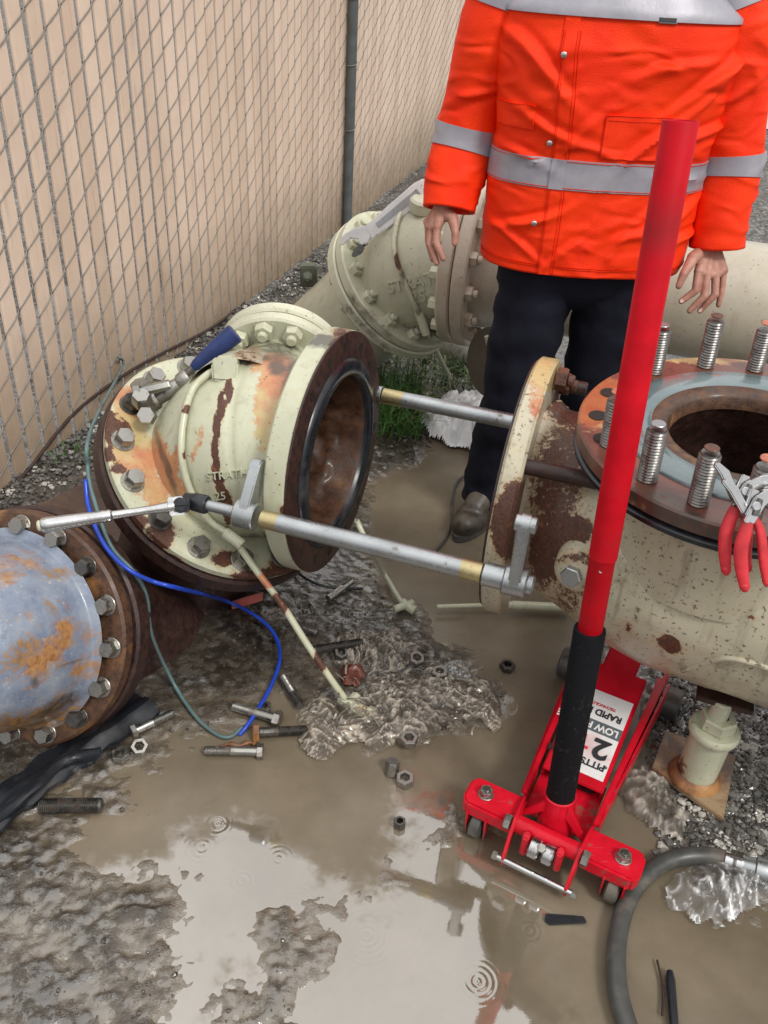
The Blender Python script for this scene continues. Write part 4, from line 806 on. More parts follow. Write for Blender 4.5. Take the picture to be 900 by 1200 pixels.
obj('pump_body', MB().box(j(0, .2, .06), .05, .06, .03, JX, JY), M['black'], J, 30, .006)
lb = obj('label', MB().box(cq(.002, .137, .0045), .058, .112, .0006, JX, cz), M['white'], J, 0)
obj('label_band', MB().box(cq(.002, .151, .0054), .058, .0155, .0006, JX, cz), M['greyband'], J, 0)
def jtext(s, size, x, y, mat, bold=0.0, sx_=1.0):
    cu = bpy.data.curves.new('lettering', 'FONT'); cu.body = s; cu.size = size; cu.offset = bold; cu.align_x = 'LEFT'; cu.align_y = 'CENTER'; cu.extrude = .0003
    o = bpy.data.objects.new('tmp', cu); COL.objects.link(o); dg = bpy.context.evaluated_depsgraph_get(); me = bpy.data.meshes.new_from_object(o.evaluated_get(dg)); bpy.data.objects.remove(o)
    Mx = Matrix((-JX*sx_, -cz, cn_)).transposed().to_4x4(); Mx.translation = cq(x, y, .0066)-worldloc(J); me.transform(Mx); me.name = 'lettering'; me.materials.clear(); me.materials.append(mat); link('lettering', me, J)
jtext('PITTSBURGH', .0235, .054, .056, M['ink'], .0006, .95); jtext('®', .010, .0585, .060, M['ink'])
jtext('2', .070, .050, .100, M['ink'], .0022, 1.1); jtext('T', .050, .004, .105, M['redink'], .0015)
jtext('LOW PROFILE', .0245, .054, .151, M['white'], .0008, .92); jtext('RAPID PUMP', .0245, .050, .190, M['ink'], .0007, .9); jtext('TECHNOLOGY', .0105, .030, .211, M['redink'], .0002)
HT = at(798, 141, 1.17); HB = at(652, 958, 1.80); hd_ = (HT-HB).normalized(); HL = (HT-HB).length
obj('handle_socket', MB().lathe([(.024, -.03), (.040, -.03), (.037, .012), (.033, .05), (.033, .066), (.030, .068), (.026, .06)], HB, hd_, 36), RJ, J, 40)
def hpar(y):
    lo, hi = 0.0, 1.0
    for _ in range(40):
        m_ = (lo+hi)/2; v_ = proj_np(np.array([HB+hd_*HL*m_]))[1][0]
        if v_ > y: lo = m_
        else: hi = m_
    return lo*HL
a_, b_, c_ = hpar(943), hpar(737), hpar(652)
obj('handle_base', MB().lathe([(.0225, 0), (.0225, c_-.002), (.024, c_)], HB, hd_, 40), M['red'], J, 60)
obj('foam_grip', MB().lathe([(.022, a_), (.028, a_), (.0295, a_+.004), (.0290, (a_+b_)/2), (.0295, b_-.004), (.0285, b_), (.022, b_)], HB, hd_, 40), M['foam'], J, 40)
obj('handle_tube', MB().lathe([(.0225, c_-.0), (.0246, c_), (.0246, HL-.001), (.0238, HL), (.0225, HL), (.0220, HL-.001), (.0220, HL-.12)], HB, hd_, 48), M['red'], J, 50)
pp = HB+hd_*(c_-.028)-F*.0225-CR*.005; obj('handle_button', MB().cyl(pp+F*.004, -F, .0045, .005, 14, .001), M['chrome'], J)
# ------------------------------------------------------------------ grey hose, bottom right
hp = [(866, 1012, .03), (838, 1004, .025), (800, 1004, .02), (768, 1017, .02), (741, 1045, .019), (727, 1082, .019), (722, 1120, .019), (724, 1160, .019), (733, 1195, .019), (750, 1240, .019), (780, 1290, .019)]
HS = thing('hose', g(770, 1017), 'thick ribbed grey rubber hose curving over the muddy water at lower right', 'hose')
pth = catmull([g(x, y, z) for x, y, z in hp], 8); obj('tube', MB().sweep(pth, .0185, 24), M['hose'], HS, 180)
d0 = (pth[0]-pth[1]).normalized(); c0_ = pth[0]
obj('clamp', MB().rod(c0_-d0*.03, c0_-d0*.012, .0205, 28, .002).rod(c0_-d0*.008, c0_+d0*.010, .0205, 28, .002).box(c0_-d0*.01+V((0, 0, .022)), .012, .008, .006, d0, d0.cross(V((0, 0, 1)))), M['chrome'], HS)
obj('coupling', MB().lathe([(.015, 0), (.019, .002), (.021, .02), (.021, .024), (.026, .027), (.026, .06), (.023, .066), (.023, .12), (0, .12)], c0_+d0*.006, d0, 28), M['steel'], HS)
# ------------------------------------------------------------------ wires
pth = [at(100, 562, 1.98), at(103, 590, 1.97), at(112, 618, 1.93), at(127, 645, 1.91), at(150, 667, 1.90), at(178, 681, 1.93), at(212, 690, 1.98)]
for i, (x, y, z) in enumerate(((262, 703, .09), (300, 722, .06), (322, 744, .04), (328, 772, .03), (318, 803, .02), (303, 830, .018), (290, 850, .012), (280, 862, .0))): pth.append(g(x, y, max(z, .0)))
tag(obj('blue_cable', MB().sweep(catmull(pth, 8), .0052, 10), M['bluew'], None, 180), 'bright blue cable looping from behind the near elbow down into the mud', 'cable')
pth = [fence_pt(.72, .03, .22), fence_pt(.70, .06, .20), at(108, 500, 2.10), at(103, 550, 2.0), at(112, 592, 1.97), at(130, 640, 1.93), at(158, 672, 1.93)]
for x, y, z in ((172, 700, .26), (178, 745, .16), (203, 800, .02), (228, 838, .012), (250, 858, .008), (268, 864, .006), (285, 852, .004)): pth.append(g(x, y, z+gh(*g(x, y).xy)))
tag(obj('green_cable', MB().sweep(catmull(pth, 8), .0048, 10), M['greenw'], None, 180), 'faded green cable running from the fence past the blue pipe into the mud', 'cable')
pth = catmull([at(418, 610, 2.03), at(432, 640, 2.08)]+[g(x, y, z) for x, y, z in ((448, 668, .05), (462, 692, .03), (472, 708, .03))], 6)
o = obj('thin_tube', MB().sweep(pth, .007, 10).rod(g(470, 705, .03), g(486, 716, .02), .014, 8).rod(g(462, 714, .03), g(484, 706, .03), .011, 8), M['cream'], None, 60); tag(o, 'thin cream tube with small fitting behind the open pipe end, foot in mud', 'tube')
o = obj('thin_pipe', MB().rod(g(512, 711, .025), g(598, 708, .03), .0065, 12).rod(g(596, 709, .03), g(602, 709, .03), .011, 12).rod(g(600, 709, .03), g(668, 712, .03), .0125, 14), M['cream'], None, 40); tag(o, 'thin cream pipe lying level in the water under the valve flange', 'pipe')
pth = catmull([g(x, y, .008) for x, y in ((590, 552), (560, 553), (538, 562), (530, 585), (529, 610), (522, 632), (508, 648))], 6); tag(obj('grey_cord', MB().sweep(pth, .004, 8), M['hose'], None, 180), 'thin grey cord looping through the water round the boot', 'cord')
pth = catmull([g(x, y, gh(*g(x, y).xy)+.01) for x, y in ((345, 668), (362, 680), (385, 688), (425, 690))], 6); tag(obj('black_cable', MB().sweep(pth, .004, 8), M['black'], None, 180), 'short black cord on the mud below the open flange', 'cord')
# ------------------------------------------------------------------ bolts and nuts on the ground
def lying(p0, p1, lab, mat, r=.013, head=1, threadf=1.0, hm=None, grp='bolts dropped in the mud', dz_=.004):
    a = g(*p0); b_ = g(*p1); z = max(gh(a.x, a.y), gh(b_.x, b_.y), gh((a.x+b_.x)/2, (a.y+b_.y)/2)); a.z = b_.z = z+r*.75
    d = b_-a; L = d.length; a.z += dz_; b_.z += dz_; d = b_-a; T = thing('stud_bolt' if not head else 'hex_bolt', a, lab, 'bolt', grp); n = d.normalized()
    tl = L*threadf; pr = [(0, 0), (r*.97, .001), (r*.97, L-tl)]; k_ = int(tl/.0042)
    for i in range(k_): pr += [(r*.86, L-tl+i*.0042), (r, L-tl+i*.0042+.0021)]
    pr += [(r*.8, L), (0, L)]
    obj('shank', MB().lathe(pr, a, n, 18), mat, T, 20)
    if head: obj('head', MB().lathe([(0, -r*1.2), (r*1.55, -r*1.2), (r*1.75, -r*1.0), (r*1.75, 0), (0, 0)], a, n, 6, a0=.3), hm or mat, T, 25)
    return T
lying((160, 863), (204, 842), 'clean bright bolt nearest the end of the black plastic strip', M['bolt'], .010, 1, .55)
lying((49, 951), (121, 950), 'dark fully threaded stud lying alone at lower left', M['boltdark'], .0165, 0)
lying((302, 885), (240, 884), 'bright bolt lying level, head to the right, lowest of the bolts', M['bolt'], .0115, 1, .5)
lying((304, 863), (360, 860), 'brown-headed bolt just above the lowest bolt', M['boltdark'], .0125, 1, .6, M['rustor'])
lying((322, 848), (272, 833), 'grey bolt slanting down toward the brown-headed bolt', M['bolt'], .0125, 1, .55, M['bolt'])
lying((352, 832), (332, 799), 'steep dark bolt beside the blue cable loop', M['boltdark'], .0125, 0, .6)
lying((368, 778), (424, 769), 'black oily stud lying across the cream tube', M['boltdark'], .0130, 0, dz_=.024)
lying((384, 711), (412, 690), 'grey bolt half sunk below the open flange', M['bolt'], .0105, 0, .4)
def nut_at(x, y, lab, mat=M['bolt'], r=.0205, tilt=(0, 0, 1), h=.018, dz=.001):
    p = g(x, y, .02 if dz > .01 else 0); p.z = gh(p.x, p.y)+dz; o = link('hex_nut', mesh('hex_nut', hexnut(r, h), mat, 25), None, mat_from(V(tilt), p) @ Matrix.Rotation(random.random()*3, 4, 'Z')); return tag(o, lab, 'nut', 'nuts dropped in the mud')
nut_at(142, 890, 'steel nut lying flat below the bright bolt, left of its twin'); nut_at(164, 880, 'tilted steel nut touching the end of the bright bolt', tilt=(.2, -.4, 1))
nut_at(479, 869, 'bright nut on the lower edge of the plastic heap', r=.0225, dz=.018); nut_at(474, 917, 'steel nut in clear water below the others', M['bolt'], .022)
nut_at(486, 782, 'muddy nut upper left on the plastic heap', M['bolt'], .0215, (.2, -.2, 1), dz=.026); nut_at(514, 798, 'muddy nut on the heap beside crumpled foil', M['bolt'], .0215, dz=.024); nut_at(594, 784, 'nut buried in a mud lump right of the heap', M['boltdark'], .021)
p = g(458, 906); o = link('hex_nut', mesh('hex_nut', hexhead(.017, .034, 0, False), M['bolt'], 25), None, mat_from((.1, .25, 1), p)); tag(o, 'bright hex bolt head standing on end in the puddle', 'nut', 'nuts dropped in the mud')
nut_at(309, 833, 'steel nut between the slanting bolt and the blue cable'); nut_at(398, 770, 'nut half hidden in the pinkish plastic wad', M['boltdark'], .02, (.3, -.4, 1), dz=.024)
lying((346, 742), (372, 752), 'short stub of bolt beside the upper cream tube', M['boltdark'], .0115, 0, .6)
nut_at(468, 968, 'small dark nut alone in the pale reflection', M['boltdark'], .014)
# ------------------------------------------------------------------ black plastic strip, sticks, scraps
def ribbon(pxs, wd, th, mat, name, lab, cat, zz=.012):
    P = catmull([g(x, y, gh(*g(x, y).xy)+zz) for x, y in pxs], 6); b = MB(); n = len(P)
    for i, p in enumerate(P):
        t_ = (P[min(i+1, n-1)]-P[max(i-1, 0)]).normalized(); s_ = V((0, 0, 1)).cross(t_).normalized(); w_ = wd*(1+.12*math.sin(i*1.7))
        for a, c in ((-1, 0), (-.5, .6), (-.35, 1.5), (.1, 1.2), (.25, .5), (1, .2), (1, -1), (-1, -1)): b.v.append(tuple(p+s_*a*w_+V((0, 0, th*(c+.25*math.sin(i*.9+a*3))))))
    for i in range(n-1):
        for q in range(8): b.f.append((i*8+q, i*8+(q+1) % 8, (i+1)*8+(q+1) % 8, (i+1)*8+q))
    b.f += [tuple(range(7, -1, -1)), tuple(range((n-1)*8, n*8))]
    return tag(obj(name, b, mat, None, 50), lab, cat)
ribbon([(-60, 1000), (0, 945), (60, 900), (115, 862), (172, 822)], .045, .012, M['black'], 'plastic_strip', 'wet black plastic channel lying along the foot of the blue pipe', 'plastic strip')
ribbon([(-40, 985), (30, 930), (75, 890), (118, 880)], .012, .008, M['black'], 'plastic_edge', 'narrow torn black plastic edge curling below the black channel', 'plastic strip', .03)
p = g(663, 1078, .006); tag(obj('plastic_chip', MB().prism([(-.042, -.002), (-.038, .012), (.036, .006), (.040, -.006), (-.034, -.010)], p, CR, V((-CR.y, CR.x, 0)), .008), M['black'], None, 30, .001), 'small black plastic chip in the water below the jack', 'scrap')
b = MB()
for _ in range(130):
    p = g(random.uniform(380, 560), random.uniform(755, 870)); z = gh(p.x, p.y)+random.uniform(.012, .034); a_ = random.gauss(.3, .7); d = V((math.cos(a_), math.sin(a_), 0)); s_ = V((-d.y, d.x, random.uniform(-.6, .6))); L = random.uniform(.015, .06); w_ = random.uniform(.0008, .0035); p.z = z; o_ = len(b.v); cv = random.gauss(0, .004); zc = random.uniform(.002, .012)
    for i in range(7):
        t_ = i/6; q = p+d*L*t_+V((-d.y, d.x, 0))*cv*math.sin(t_*3.1)+V((0, 0, zc*math.sin(t_*3.14+random.random()*.5))); b.v += [tuple(q-s_*w_), tuple(q+s_*w_)]
    b.f += [(o_+2*i, o_+2*i+1, o_+2*i+3, o_+2*i+2) for i in range(6)]
me = bpy.data.meshes.new('plastic_shreds'); me.from_pydata(b.v, [], b.f); me.materials.append(m_plain('torn_plastic', (.20, .17, .135), .2, var=.6, sc=40, spec=.8)); kind(link('plastic_shreds', me), 'stuff')
a = g(785, 1138, .012); b_ = g(794, 1250, .012); tag(obj('black_stick', MB().sweep([a, a+(b_-a)*.1, a+(b_-a)*.7, b_], [.006, .009, .008, .007], 8), M['black'], None, 60), 'black pencil-like stick in the puddle inside the hose bend', 'stick')
a = g(770, 1125, .008); b_ = g(776, 1190, .008); tag(obj('brown_twig', MB().sweep(catmull([a, a+(b_-a)*.5+CR*.006, b_], 4), .0022, 6), M['rustdark'], None, 60), 'thin brown twig left of the black stick', 'twig')
p = g(290, 704, .05); tag(obj('paper_scrap', MB().box(p, .045, .012, .003, CR+CU*.3, CU), M['scrapred'], None, 30, .001), 'faded red paper scrap behind the blue cable', 'scrap')
pth = catmull([g(x, y, .012) for x, y in ((256, 880), (266, 872), (280, 874), (292, 870), (300, 872))], 4); tag(obj('rusty_clip', MB().sweep(pth, [.005+.002*math.sin(i*1.3) for i in range(len(pth))], 7), M['rustor'], None, 60), 'little rusty red clip under the brown-headed bolt', 'clip')
# ------------------------------------------------------------------ crumpled plastic, cloth
def sheet(name, lab, cat, poly, amp, sc, mat, res=.0055, base=.006, lift=.0, seed=0, aniso=(1, 1), drape=True):
    """a crumpled sheet whose outline follows poly (picture points on the ground)"""
    Q = [g(x, y) for x, y in poly]; xs = [p.x for p in Q]; ys = [p.y for p in Q]; cx_, cy_ = sum(xs)/len(xs), sum(ys)/len(ys)
    nx = int((max(xs)-min(xs))/res)+2; ny = int((max(ys)-min(ys))/res)+2; X, Y = np.meshgrid(np.linspace(min(xs), max(xs), nx), np.linspace(min(ys), max(ys), ny))
    ins = np.zeros(X.shape, bool); ed = np.full(X.shape, 9.0); n = len(Q); Xw = X+vfbm(X, Y, 18, 3, .5, seed+50)*.05; Yw = Y+vfbm(X, Y, 18, 3, .5, seed+60)*.05
    for i in range(n):
        x1, y1, x2, y2 = xs[i], ys[i], xs[(i+1) % n], ys[(i+1) % n]
        c_ = ((y1 > Yw) != (y2 > Yw)) & (Xw < (x2-x1)*(Yw-y1)/(y2-y1+1e-9)+x1); ins ^= c_
        L2 = (x2-x1)**2+(y2-y1)**2; t_ = np.clip(((Xw-x1)*(x2-x1)+(Yw-y1)*(y2-y1))/L2, 0, 1); ed = np.minimum(ed, np.hypot(Xw-x1-t_*(x2-x1), Yw-y1-t_*(y2-y1)))
    wx = X+vfbm(X, Y, 6, 3, .5, seed)*.10; wy = Y+vfbm(X, Y, 6, 3, .5, seed+9)*.10
    rg = lambda s_, k_: np.clip(1-np.abs(vfbm(wx*aniso[0], wy*aniso[1], s_, 3, .5, seed+k_))*5.5, 0, 1)
    CR_ = np.clip(rg(sc, 1)**6*.8+rg(sc*2.3, 4)**6*.9+rg(sc*5, 6)**6*.6, 0, 1)
    H = amp*(.55*rg(sc, 1)+.35*rg(sc*2.3, 4)+.5*(vfbm(wx, wy, sc*.6, 3, .5, seed+7)+.5)+.16*rg(sc*5, 6)); H = H*np.clip(ed/.03, .12, 1)+lift*np.clip(ed/.06, 0, 1)+base
    if drape: H = H+np.maximum(ground_h(X, Y), 0)*.8
    idx = -np.ones(X.shape, int); idx[ins] = np.arange(ins.sum()); b = MB(); b.v = [tuple(p) for p in np.stack([X[ins], Y[ins], H[ins]], -1)]
    a = np.stack([idx[:-1, :-1], idx[:-1, 1:], idx[1:, 1:], idx[1:, :-1]], -1).reshape(-1, 4); b.f = [tuple(f) for f in a[(a >= 0).all(1)].tolist()]
    me = bpy.data.meshes.new(name); c = V((cx_, cy_, 0)); me.from_pydata([V(v)-c for v in b.v], [], b.f); me.materials.append(mat); me.polygons.foreach_set('use_smooth', [True]*len(me.polygons))
    ca = me.color_attributes.new('crease_highlight', 'FLOAT_COLOR', 'POINT'); cr = CR_[ins]; ca.data.foreach_set('color', np.stack([cr, cr, cr, np.ones_like(cr)], -1).ravel())
    o = link(name, me, None, Matrix.Translation(c)); return tag(o, lab, cat)
def m_film(name, c, al, ro=.12, mud=.4, mudc=(.08, .065, .045), bsc=30):
    t = NT(name); n1 = t.noise(9, 6, .6, t.wp); n2 = t.noise(45, 5, .6, t.wp); n3 = t.noise(bsc, 4, .6, t.wp, .8)
    k_ = t.map(t.mth('ADD', n1, t.mth('MULTIPLY', n2, .4)), .75-mud*.3, .95-mud*.2)
    cr = t.attr('crease_highlight')[0]; t.set(t.b.inputs['Alpha'], t.mth('MINIMUM', 1.0, t.mth('ADD', t.mth('MULTIPLY', cr, .75), t.mix(k_, (al,)*3, (min(1, al+.25),)*3))))
    return t.out(Base_Color=t.mix(cr, t.mix(k_, c, mudc), tuple(min(.8, x*1.9) for x in c)), Roughness=t.map(n2, .3, .7, ro*.5, ro*1.8), IOR=1.45, Normal=t.bump(n3, .4, .002), Coat_Weight=.1, Coat_Roughness=.05)  # creases painted paler, standing in for highlights along the folds
M['film'] = m_film('muddy_clear_plastic', (.22, .19, .155), .16, mud=.6, mudc=(.07, .055, .04))
M['film2'] = m_film('clear_plastic_bag', (.38, .38, .38), .16, mud=.10, ro=.1)
M['film3'] = m_film('mud_smeared_plastic', (.24, .22, .19), .2, mud=.5)
M['cloth'] = m_film('white_plastic_cloth', (.80, .82, .85), 1.0, mud=.2, mudc=(.16, .12, .08))
sheet('plastic_sheet', 'muddy torn clear plastic sheet crumpled over the mud in the centre', 'plastic sheet', [(352, 850), (372, 812), (400, 838), (440, 800), (500, 790), (560, 798), (588, 832), (575, 862), (530, 850), (505, 872), (450, 885), (420, 870), (380, 895), (345, 880)], .026, 20, M['film'], .0036, .006, .010, 3, (.55, 1.6))
sheet('plastic_sheet', 'smaller pinkish torn plastic wad above the centre heap', 'plastic sheet', [(385, 760), (420, 742), (460, 745), (490, 765), (478, 792), (440, 800), (400, 790)], .026, 26, M['film'], .0036, .006, .010, 8, (1.6, .7))
sheet('plastic_bag', 'shiny clear plastic bag in the water beside the hose end', 'plastic bag', [(768, 1040), (800, 1020), (850, 1008), (900, 1022), (915, 1050), (880, 1075), (845, 1092), (815, 1082), (785, 1062)], .020, 10, M['film2'], .0042, .008, .016, 21, (1.3, .8))
sheet('plastic_sheet', 'mud-smeared clear plastic beside the rusty post base plate', 'plastic sheet', [(715, 910), (760, 890), (800, 915), (800, 950), (800, 985), (800, 1000), (770, 975), (735, 960)], .018, 12, M['film3'], .006, .006, .010, 31)
sheet('white_cloth', 'crumpled white plastic cloth with mud stain lying behind the boot', 'cloth', [(490, 500), (505, 484), (540, 480), (580, 484), (592, 505), (585, 528), (560, 534), (525, 524), (500, 515)], .05, 10, M['cloth'], .006, .01, .05, 41)
sheet('foil_scrap', 'crumpled grey foil scrap on the right of the plastic heap', 'foil', [(520, 785), (545, 778), (556, 792), (550, 806), (525, 800)], .02, 26, M['film2'], .004, .008, .02, 51)
sheet('red_leaf', 'limp brown-red leaf under the cream tube end', 'leaf', [(400, 790), (425, 780), (435, 795), (420, 810), (402, 808)], .012, 26, m_plain('brown_leaf', (.13, .035, .02), .3, var=.5), .004, .010, .012, 61)
sheet('red_wrapper', 'red wrapper lying left of the white cloth', 'wrapper', [(494, 492), (508, 484), (522, 488), (515, 498), (500, 500)], .02, 20, M['scrapred'], .006, .012, .02, 71)
sheet('red_scrap', 'red leaf litter under the far elbow', 'litter', [(522, 396), (545, 384), (556, 396), (540, 404)], .03, 14, M['scrapred'], .01, .01, .03, 81)
# ------------------------------------------------------------------ grass, concrete lump, stand behind
def blades(name, region, n, mat, hmin, hmax, lean=.5):
    b = MB()
    for _ in range(n):
        p = g(random.uniform(region[0], region[2]), random.uniform(region[1], region[3])); p.z = gh(p.x, p.y) if p.y < 4.2 else 0
        a = random.random()*6.28; h = random.uniform(hmin, hmax); d = V((math.cos(a), math.sin(a), 0)); s_ = V((-d.y, d.x, 0))*random.uniform(.0015, .0035); l_ = random.uniform(.1, 1)*lean
        q = [p+d*h*l_*t_**2+V((0, 0, h*t_*(1-.45*l_*t_))) for t_ in (0, .4, .75, 1)]
        o_ = len(b.v)
        for i, w_ in enumerate((1, .9, .6)): b.v += [tuple(q[i]-s_*w_), tuple(q[i]+s_*w_)]
        b.v.append(tuple(q[3])); b.f += [(o_, o_+1, o_+3, o_+2), (o_+2, o_+3, o_+5, o_+4), (o_+4, o_+5, o_+6)]
    me = bpy.data.meshes.new(name); me.from_pydata(b.v, [], b.f); me.materials.append(mat); return kind(link(name, me), 'stuff')
blades('grass', (442, 462, 492, 520), 420, M['green'], .06, .20, 1.3); blades('grass', (440, 420, 560, 470), 380, M['green'], .03, .12, 1.5); blades('dry_grass', (440, 410, 600, 500), 420, M['straw'], .03, .14, 1.6)
blades('weeds', (60, 535, 110, 560), 30, M['green'], .02, .05, 1.0)
pts = []
for _ in range(700):
    p = g(random.uniform(430, 560), random.uniform(385, 500)); pts.append((p.x, p.y, .004))
pebbles('leaf_litter', pts, m_plain('leaf_litter', (.09, .05, .03), .6, var=.6, sc=20), .004, .014, 0)
p = g(545, 425); b = MB().lathe([(.13, -.02), (.13, .07), (.11, .12), (.06, .14), (0, .145)], p, (0, 0, 1), 24); b.v = [tuple(V(v)+V((1, 1, 1))*fbm(v, 9, 3)*.02) for v in b.v]
tag(obj('concrete_lump', b, m_plain('rough_concrete', (.30, .29, .26), .7, var=.35, sc=30, bump=.8, dirt=.4, dirtc=(.1, .09, .06), bd=.004), None, 60), 'rough grey concrete lump in the grass under the far elbow', 'concrete')
q = at(580, 425, 3.0); ST = thing('pipe_stand', V((q.x, q.y, 0)), 'dark brown round pipe stand under the far flanges, left of the trousers', 'pipe stand')
nq = (V((-.75, -.6, .12))).normalized(); o = obj('disc', MB().cyl(q, nq, .125, .02, 40, .004), m_plain('brown_disc', (.07, .058, .042), .5, dirt=.4), ST)
obj('leg', MB().rod(q-nq*.02, V((q.x, q.y, -.05))-nq*.05, .03, 14), M['rustdark'], ST); obj('bar', MB().rod(q+nq*.03+V((-.02, 0, .1)), q+nq*.03+V((.05, .0, -.09)), .008, 8), M['tan'], ST)
# ------------------------------------------------------------------ the worker
YP = 2.42
SK = NT('skin'); n1 = SK.noise(30, 5, .6); n2 = SK.noise(110, 5, .7)
M['skin'] = SK.out(Base_Color=SK.mix(SK.map(n1, .3, .7), (.30, .125, .09), (.50, .25, .185)), Roughness=.5, Subsurface_Weight=.12, Subsurface_Radius=(.01, .004, .002), Normal=SK.bump(SK.mth('ADD', n2, n1), .6, .0022))
t = NT('orange_hivis'); n1 = t.noise(9, 5, .6); n2 = t.noise(420, 2); n3 = t.noise(24, 5, .6)
rn = t.n('ShaderNodeTexNoise', {'Vector': t.n('ShaderNodeMapping', {'Vector': t.co, 'Rotation': (0, .6, 0), 'Scale': (5, 5, 11)}).outputs[0], 'Scale': 1.6, 'Detail': 3, 'Roughness': .45, 'Distortion': .6}); rn.noise_type = 'RIDGED_MULTIFRACTAL'; RID = rn.outputs['Fac']
M['orange'] = t.out(Base_Color=t.mix(t.map(n1, .3, .7), (.88, .026, .003), (1.0, .048, .004)), Roughness=.55, Specular_IOR_Level=.2, Normal=t.bump(t.mth('ADD', t.mth('MULTIPLY', RID, .6), t.mth('MULTIPLY', n2, .05)), 1.0, .03))
t = NT('reflective_tape'); n1 = t.noise(14, 4, .6); n2 = t.noise(60, 4, .6)
M['tape'] = t.out(Base_Color=t.mix(t.map(n1, .3, .7), (.27, .26, .30), (.36, .35, .39)), Roughness=.4, Metallic=.1, Normal=t.bump(n2, .25, .002))
t = NT('navy_trousers'); n1 = t.noise(12, 5, .6); n2 = t.noise(500, 2)
M['navy'] = t.out(Base_Color=t.mix(t.map(n1, .3, .7), (.003, .0035, .008), (.008, .009, .020)), Specular_IOR_Level=.25, Roughness=.8, Normal=t.bump(t.mth('ADD', n1, t.mth('MULTIPLY', n2, .2)), .4, .006))
M['boot'] = m_plain('wet_brown_boot', (.030, .023, .017), .42, var=.5, sc=25, bump=.4, dirt=.7, dirtc=(.13, .10, .07), spec=.5)
M['hair'] = m_plain('dark_hair', (.02, .014, .01), .5)
W = lambda x, y, d=0.0: atY(x, y, YP+d)
PERS = thing('person', V((.5, YP, 0)), 'worker in orange rain jacket and navy trousers standing with arms hanging, head out of frame', 'person')
# --- hands (left in the picture is the right hand)
def hand(wrist, fore, knuck, pips, tips, tb, tj, tt, rr_, tr):
    b = MB(); b.capsule(fore, wrist, .030, .025)
    for kq in knuck: b.capsule(wrist, kq, .0235, .0125); b.capsule(wrist+(kq-wrist)*.5, kq, .018, .0125)
    for i in range(len(knuck)-1): b.capsule(knuck[i], knuck[i+1], .0120, .0120)
    for kq, p, q, r in zip(knuck, pips, tips, rr_):
        b.capsule(kq, p, r*1.1, r); mid = p+(q-p)*.55; b.capsule(p, mid, r, r*.92); b.capsule(mid, q, r*.92, r*.78)
    b.capsule(wrist+(tb-wrist)*.4, tb, .018, tr*1.5); b.capsule(tb, tj, tr*1.4, tr); b.capsule(tj, tt, tr*1.02, tr*.78)
    return b
P2d = lambda l, ds: [W(x, y, d) for (x, y), d in zip(l, ds)]
R_ = hand(W(518, 246, -.03), W(524, 215, -.0), P2d([(513, 266), (506, 267), (502, 264), (501, 260)], [-.06, -.045, -.02, .0]), P2d([(511, 284), (503.5, 286), (502, 283), (503, 277)], [-.075, -.06, -.03, -.005]), P2d([(519, 303), (512, 308), (507, 304), (509, 294)], [-.085, -.075, -.055, -.03]), W(530.5, 256, -.06), W(533.5, 272, -.085), W(533, 285, -.095), [.0102, .0104, .0098, .0090], .0108)
L_ = hand(W(833, 287, -.05), W(838, 262, -.03), P2d([(818.5, 318), (828, 322), (838.5, 322), (848, 317)], [-.11, -.115, -.105, -.085]), P2d([(815, 341), (825.5, 347), (838, 345), (845.5, 341)], [-.135, -.14, -.13, -.105]), P2d([(798.5, 353), (808.5, 364), (820.5, 364), (842, 357.5)], [-.135, -.14, -.13, -.115]), W(812.5, 302, -.10), W(801.5, 321, -.135), W(795.5, 335, -.145), [.0106, .0109, .0103, .0092], .0116)
hands = [remesh(R_, .0021, 3, .4), remesh(L_, .0021, 3, .4)]
# --- body under the clothes: one skin from head to feet
bb = MB(); C_ = V((.51, YP, 0)); q = lambda x, y, z: C_+V((x, y, z))
bb.capsule(q(0, 0, .95), q(0, .01, 1.15), .15, .135); bb.capsule(q(0, .01, 1.12), q(0, .01, 1.38), .135, .15); bb.capsule(q(-.14, .01, 1.44), q(.14, .01, 1.44), .07, .07); bb.capsule(q(0, .01, 1.45), q(0, 0, 1.58), .065, .055)
hdp = q(0, -.015, 1.70); bb.capsule(hdp+V((0, .02, .03)), hdp+V((0, -.005, -.04)), .095, .078); bb.capsule(hdp+V((0, -.03, -.07)), hdp+V((0, -.05, -.09)), .05, .035)
bb.capsule(hdp+V((0, -.09, .0)), hdp+V((0, -.115, -.028)), .010, .016)
for s in (-1, 1): bb.capsule(hdp+V((s*.088, .01, .0)), hdp+V((s*.092, .02, -.035)), .014, .010)
bb.capsule(hdp+V((-.022, -.085, -.065)), hdp+V((.022, -.085, -.065)), .010, .010)
shR, elR, wrR = W(583, 5, .02), W(548, 150, .05), W(522, 222, -.01); shL, elL, wrL = W(852, -15, .02), W(858, 170, .03), W(838, 270, -.03)
for a, e, w_ in ((shR, elR, wrR), (shL, elL, wrL)): bb.capsule(a, e, .055, .043); bb.capsule(e, w_, .043, .029)
hipL, hipR = q(-.105, 0, .93), q(.105, 0, .93); anR = V((.345, 2.42, .10)); anL = V((.62, 2.50, .10)); knR = (hipL+anR)/2+V((0, -.03, 0)); knL = (hipR+anL)/2+V((0, -.03, 0))
for h_, k_, a in ((hipL, knR, anR), (hipR, knL, anL)): bb.capsule(h_, k_, .085, .058); bb.capsule(k_, a, .055, .042)
for a, dv in ((anR, V((-.45, -.9, 0))), (anL, V((.15, -1, 0)))):
    dv.normalize(); bb.capsule(a+V((0, 0, -.05))-dv*.03, a+V((0, 0, -.065))+dv*.14, .035, .028)
core = remesh(bb, .009, 4, .5)
allb = MB(); allb.add(core.v, core.f)
for h_ in hands: allb.add(h_.v, h_.f)
o = obj('body', allb, M['skin'], PERS, 180)
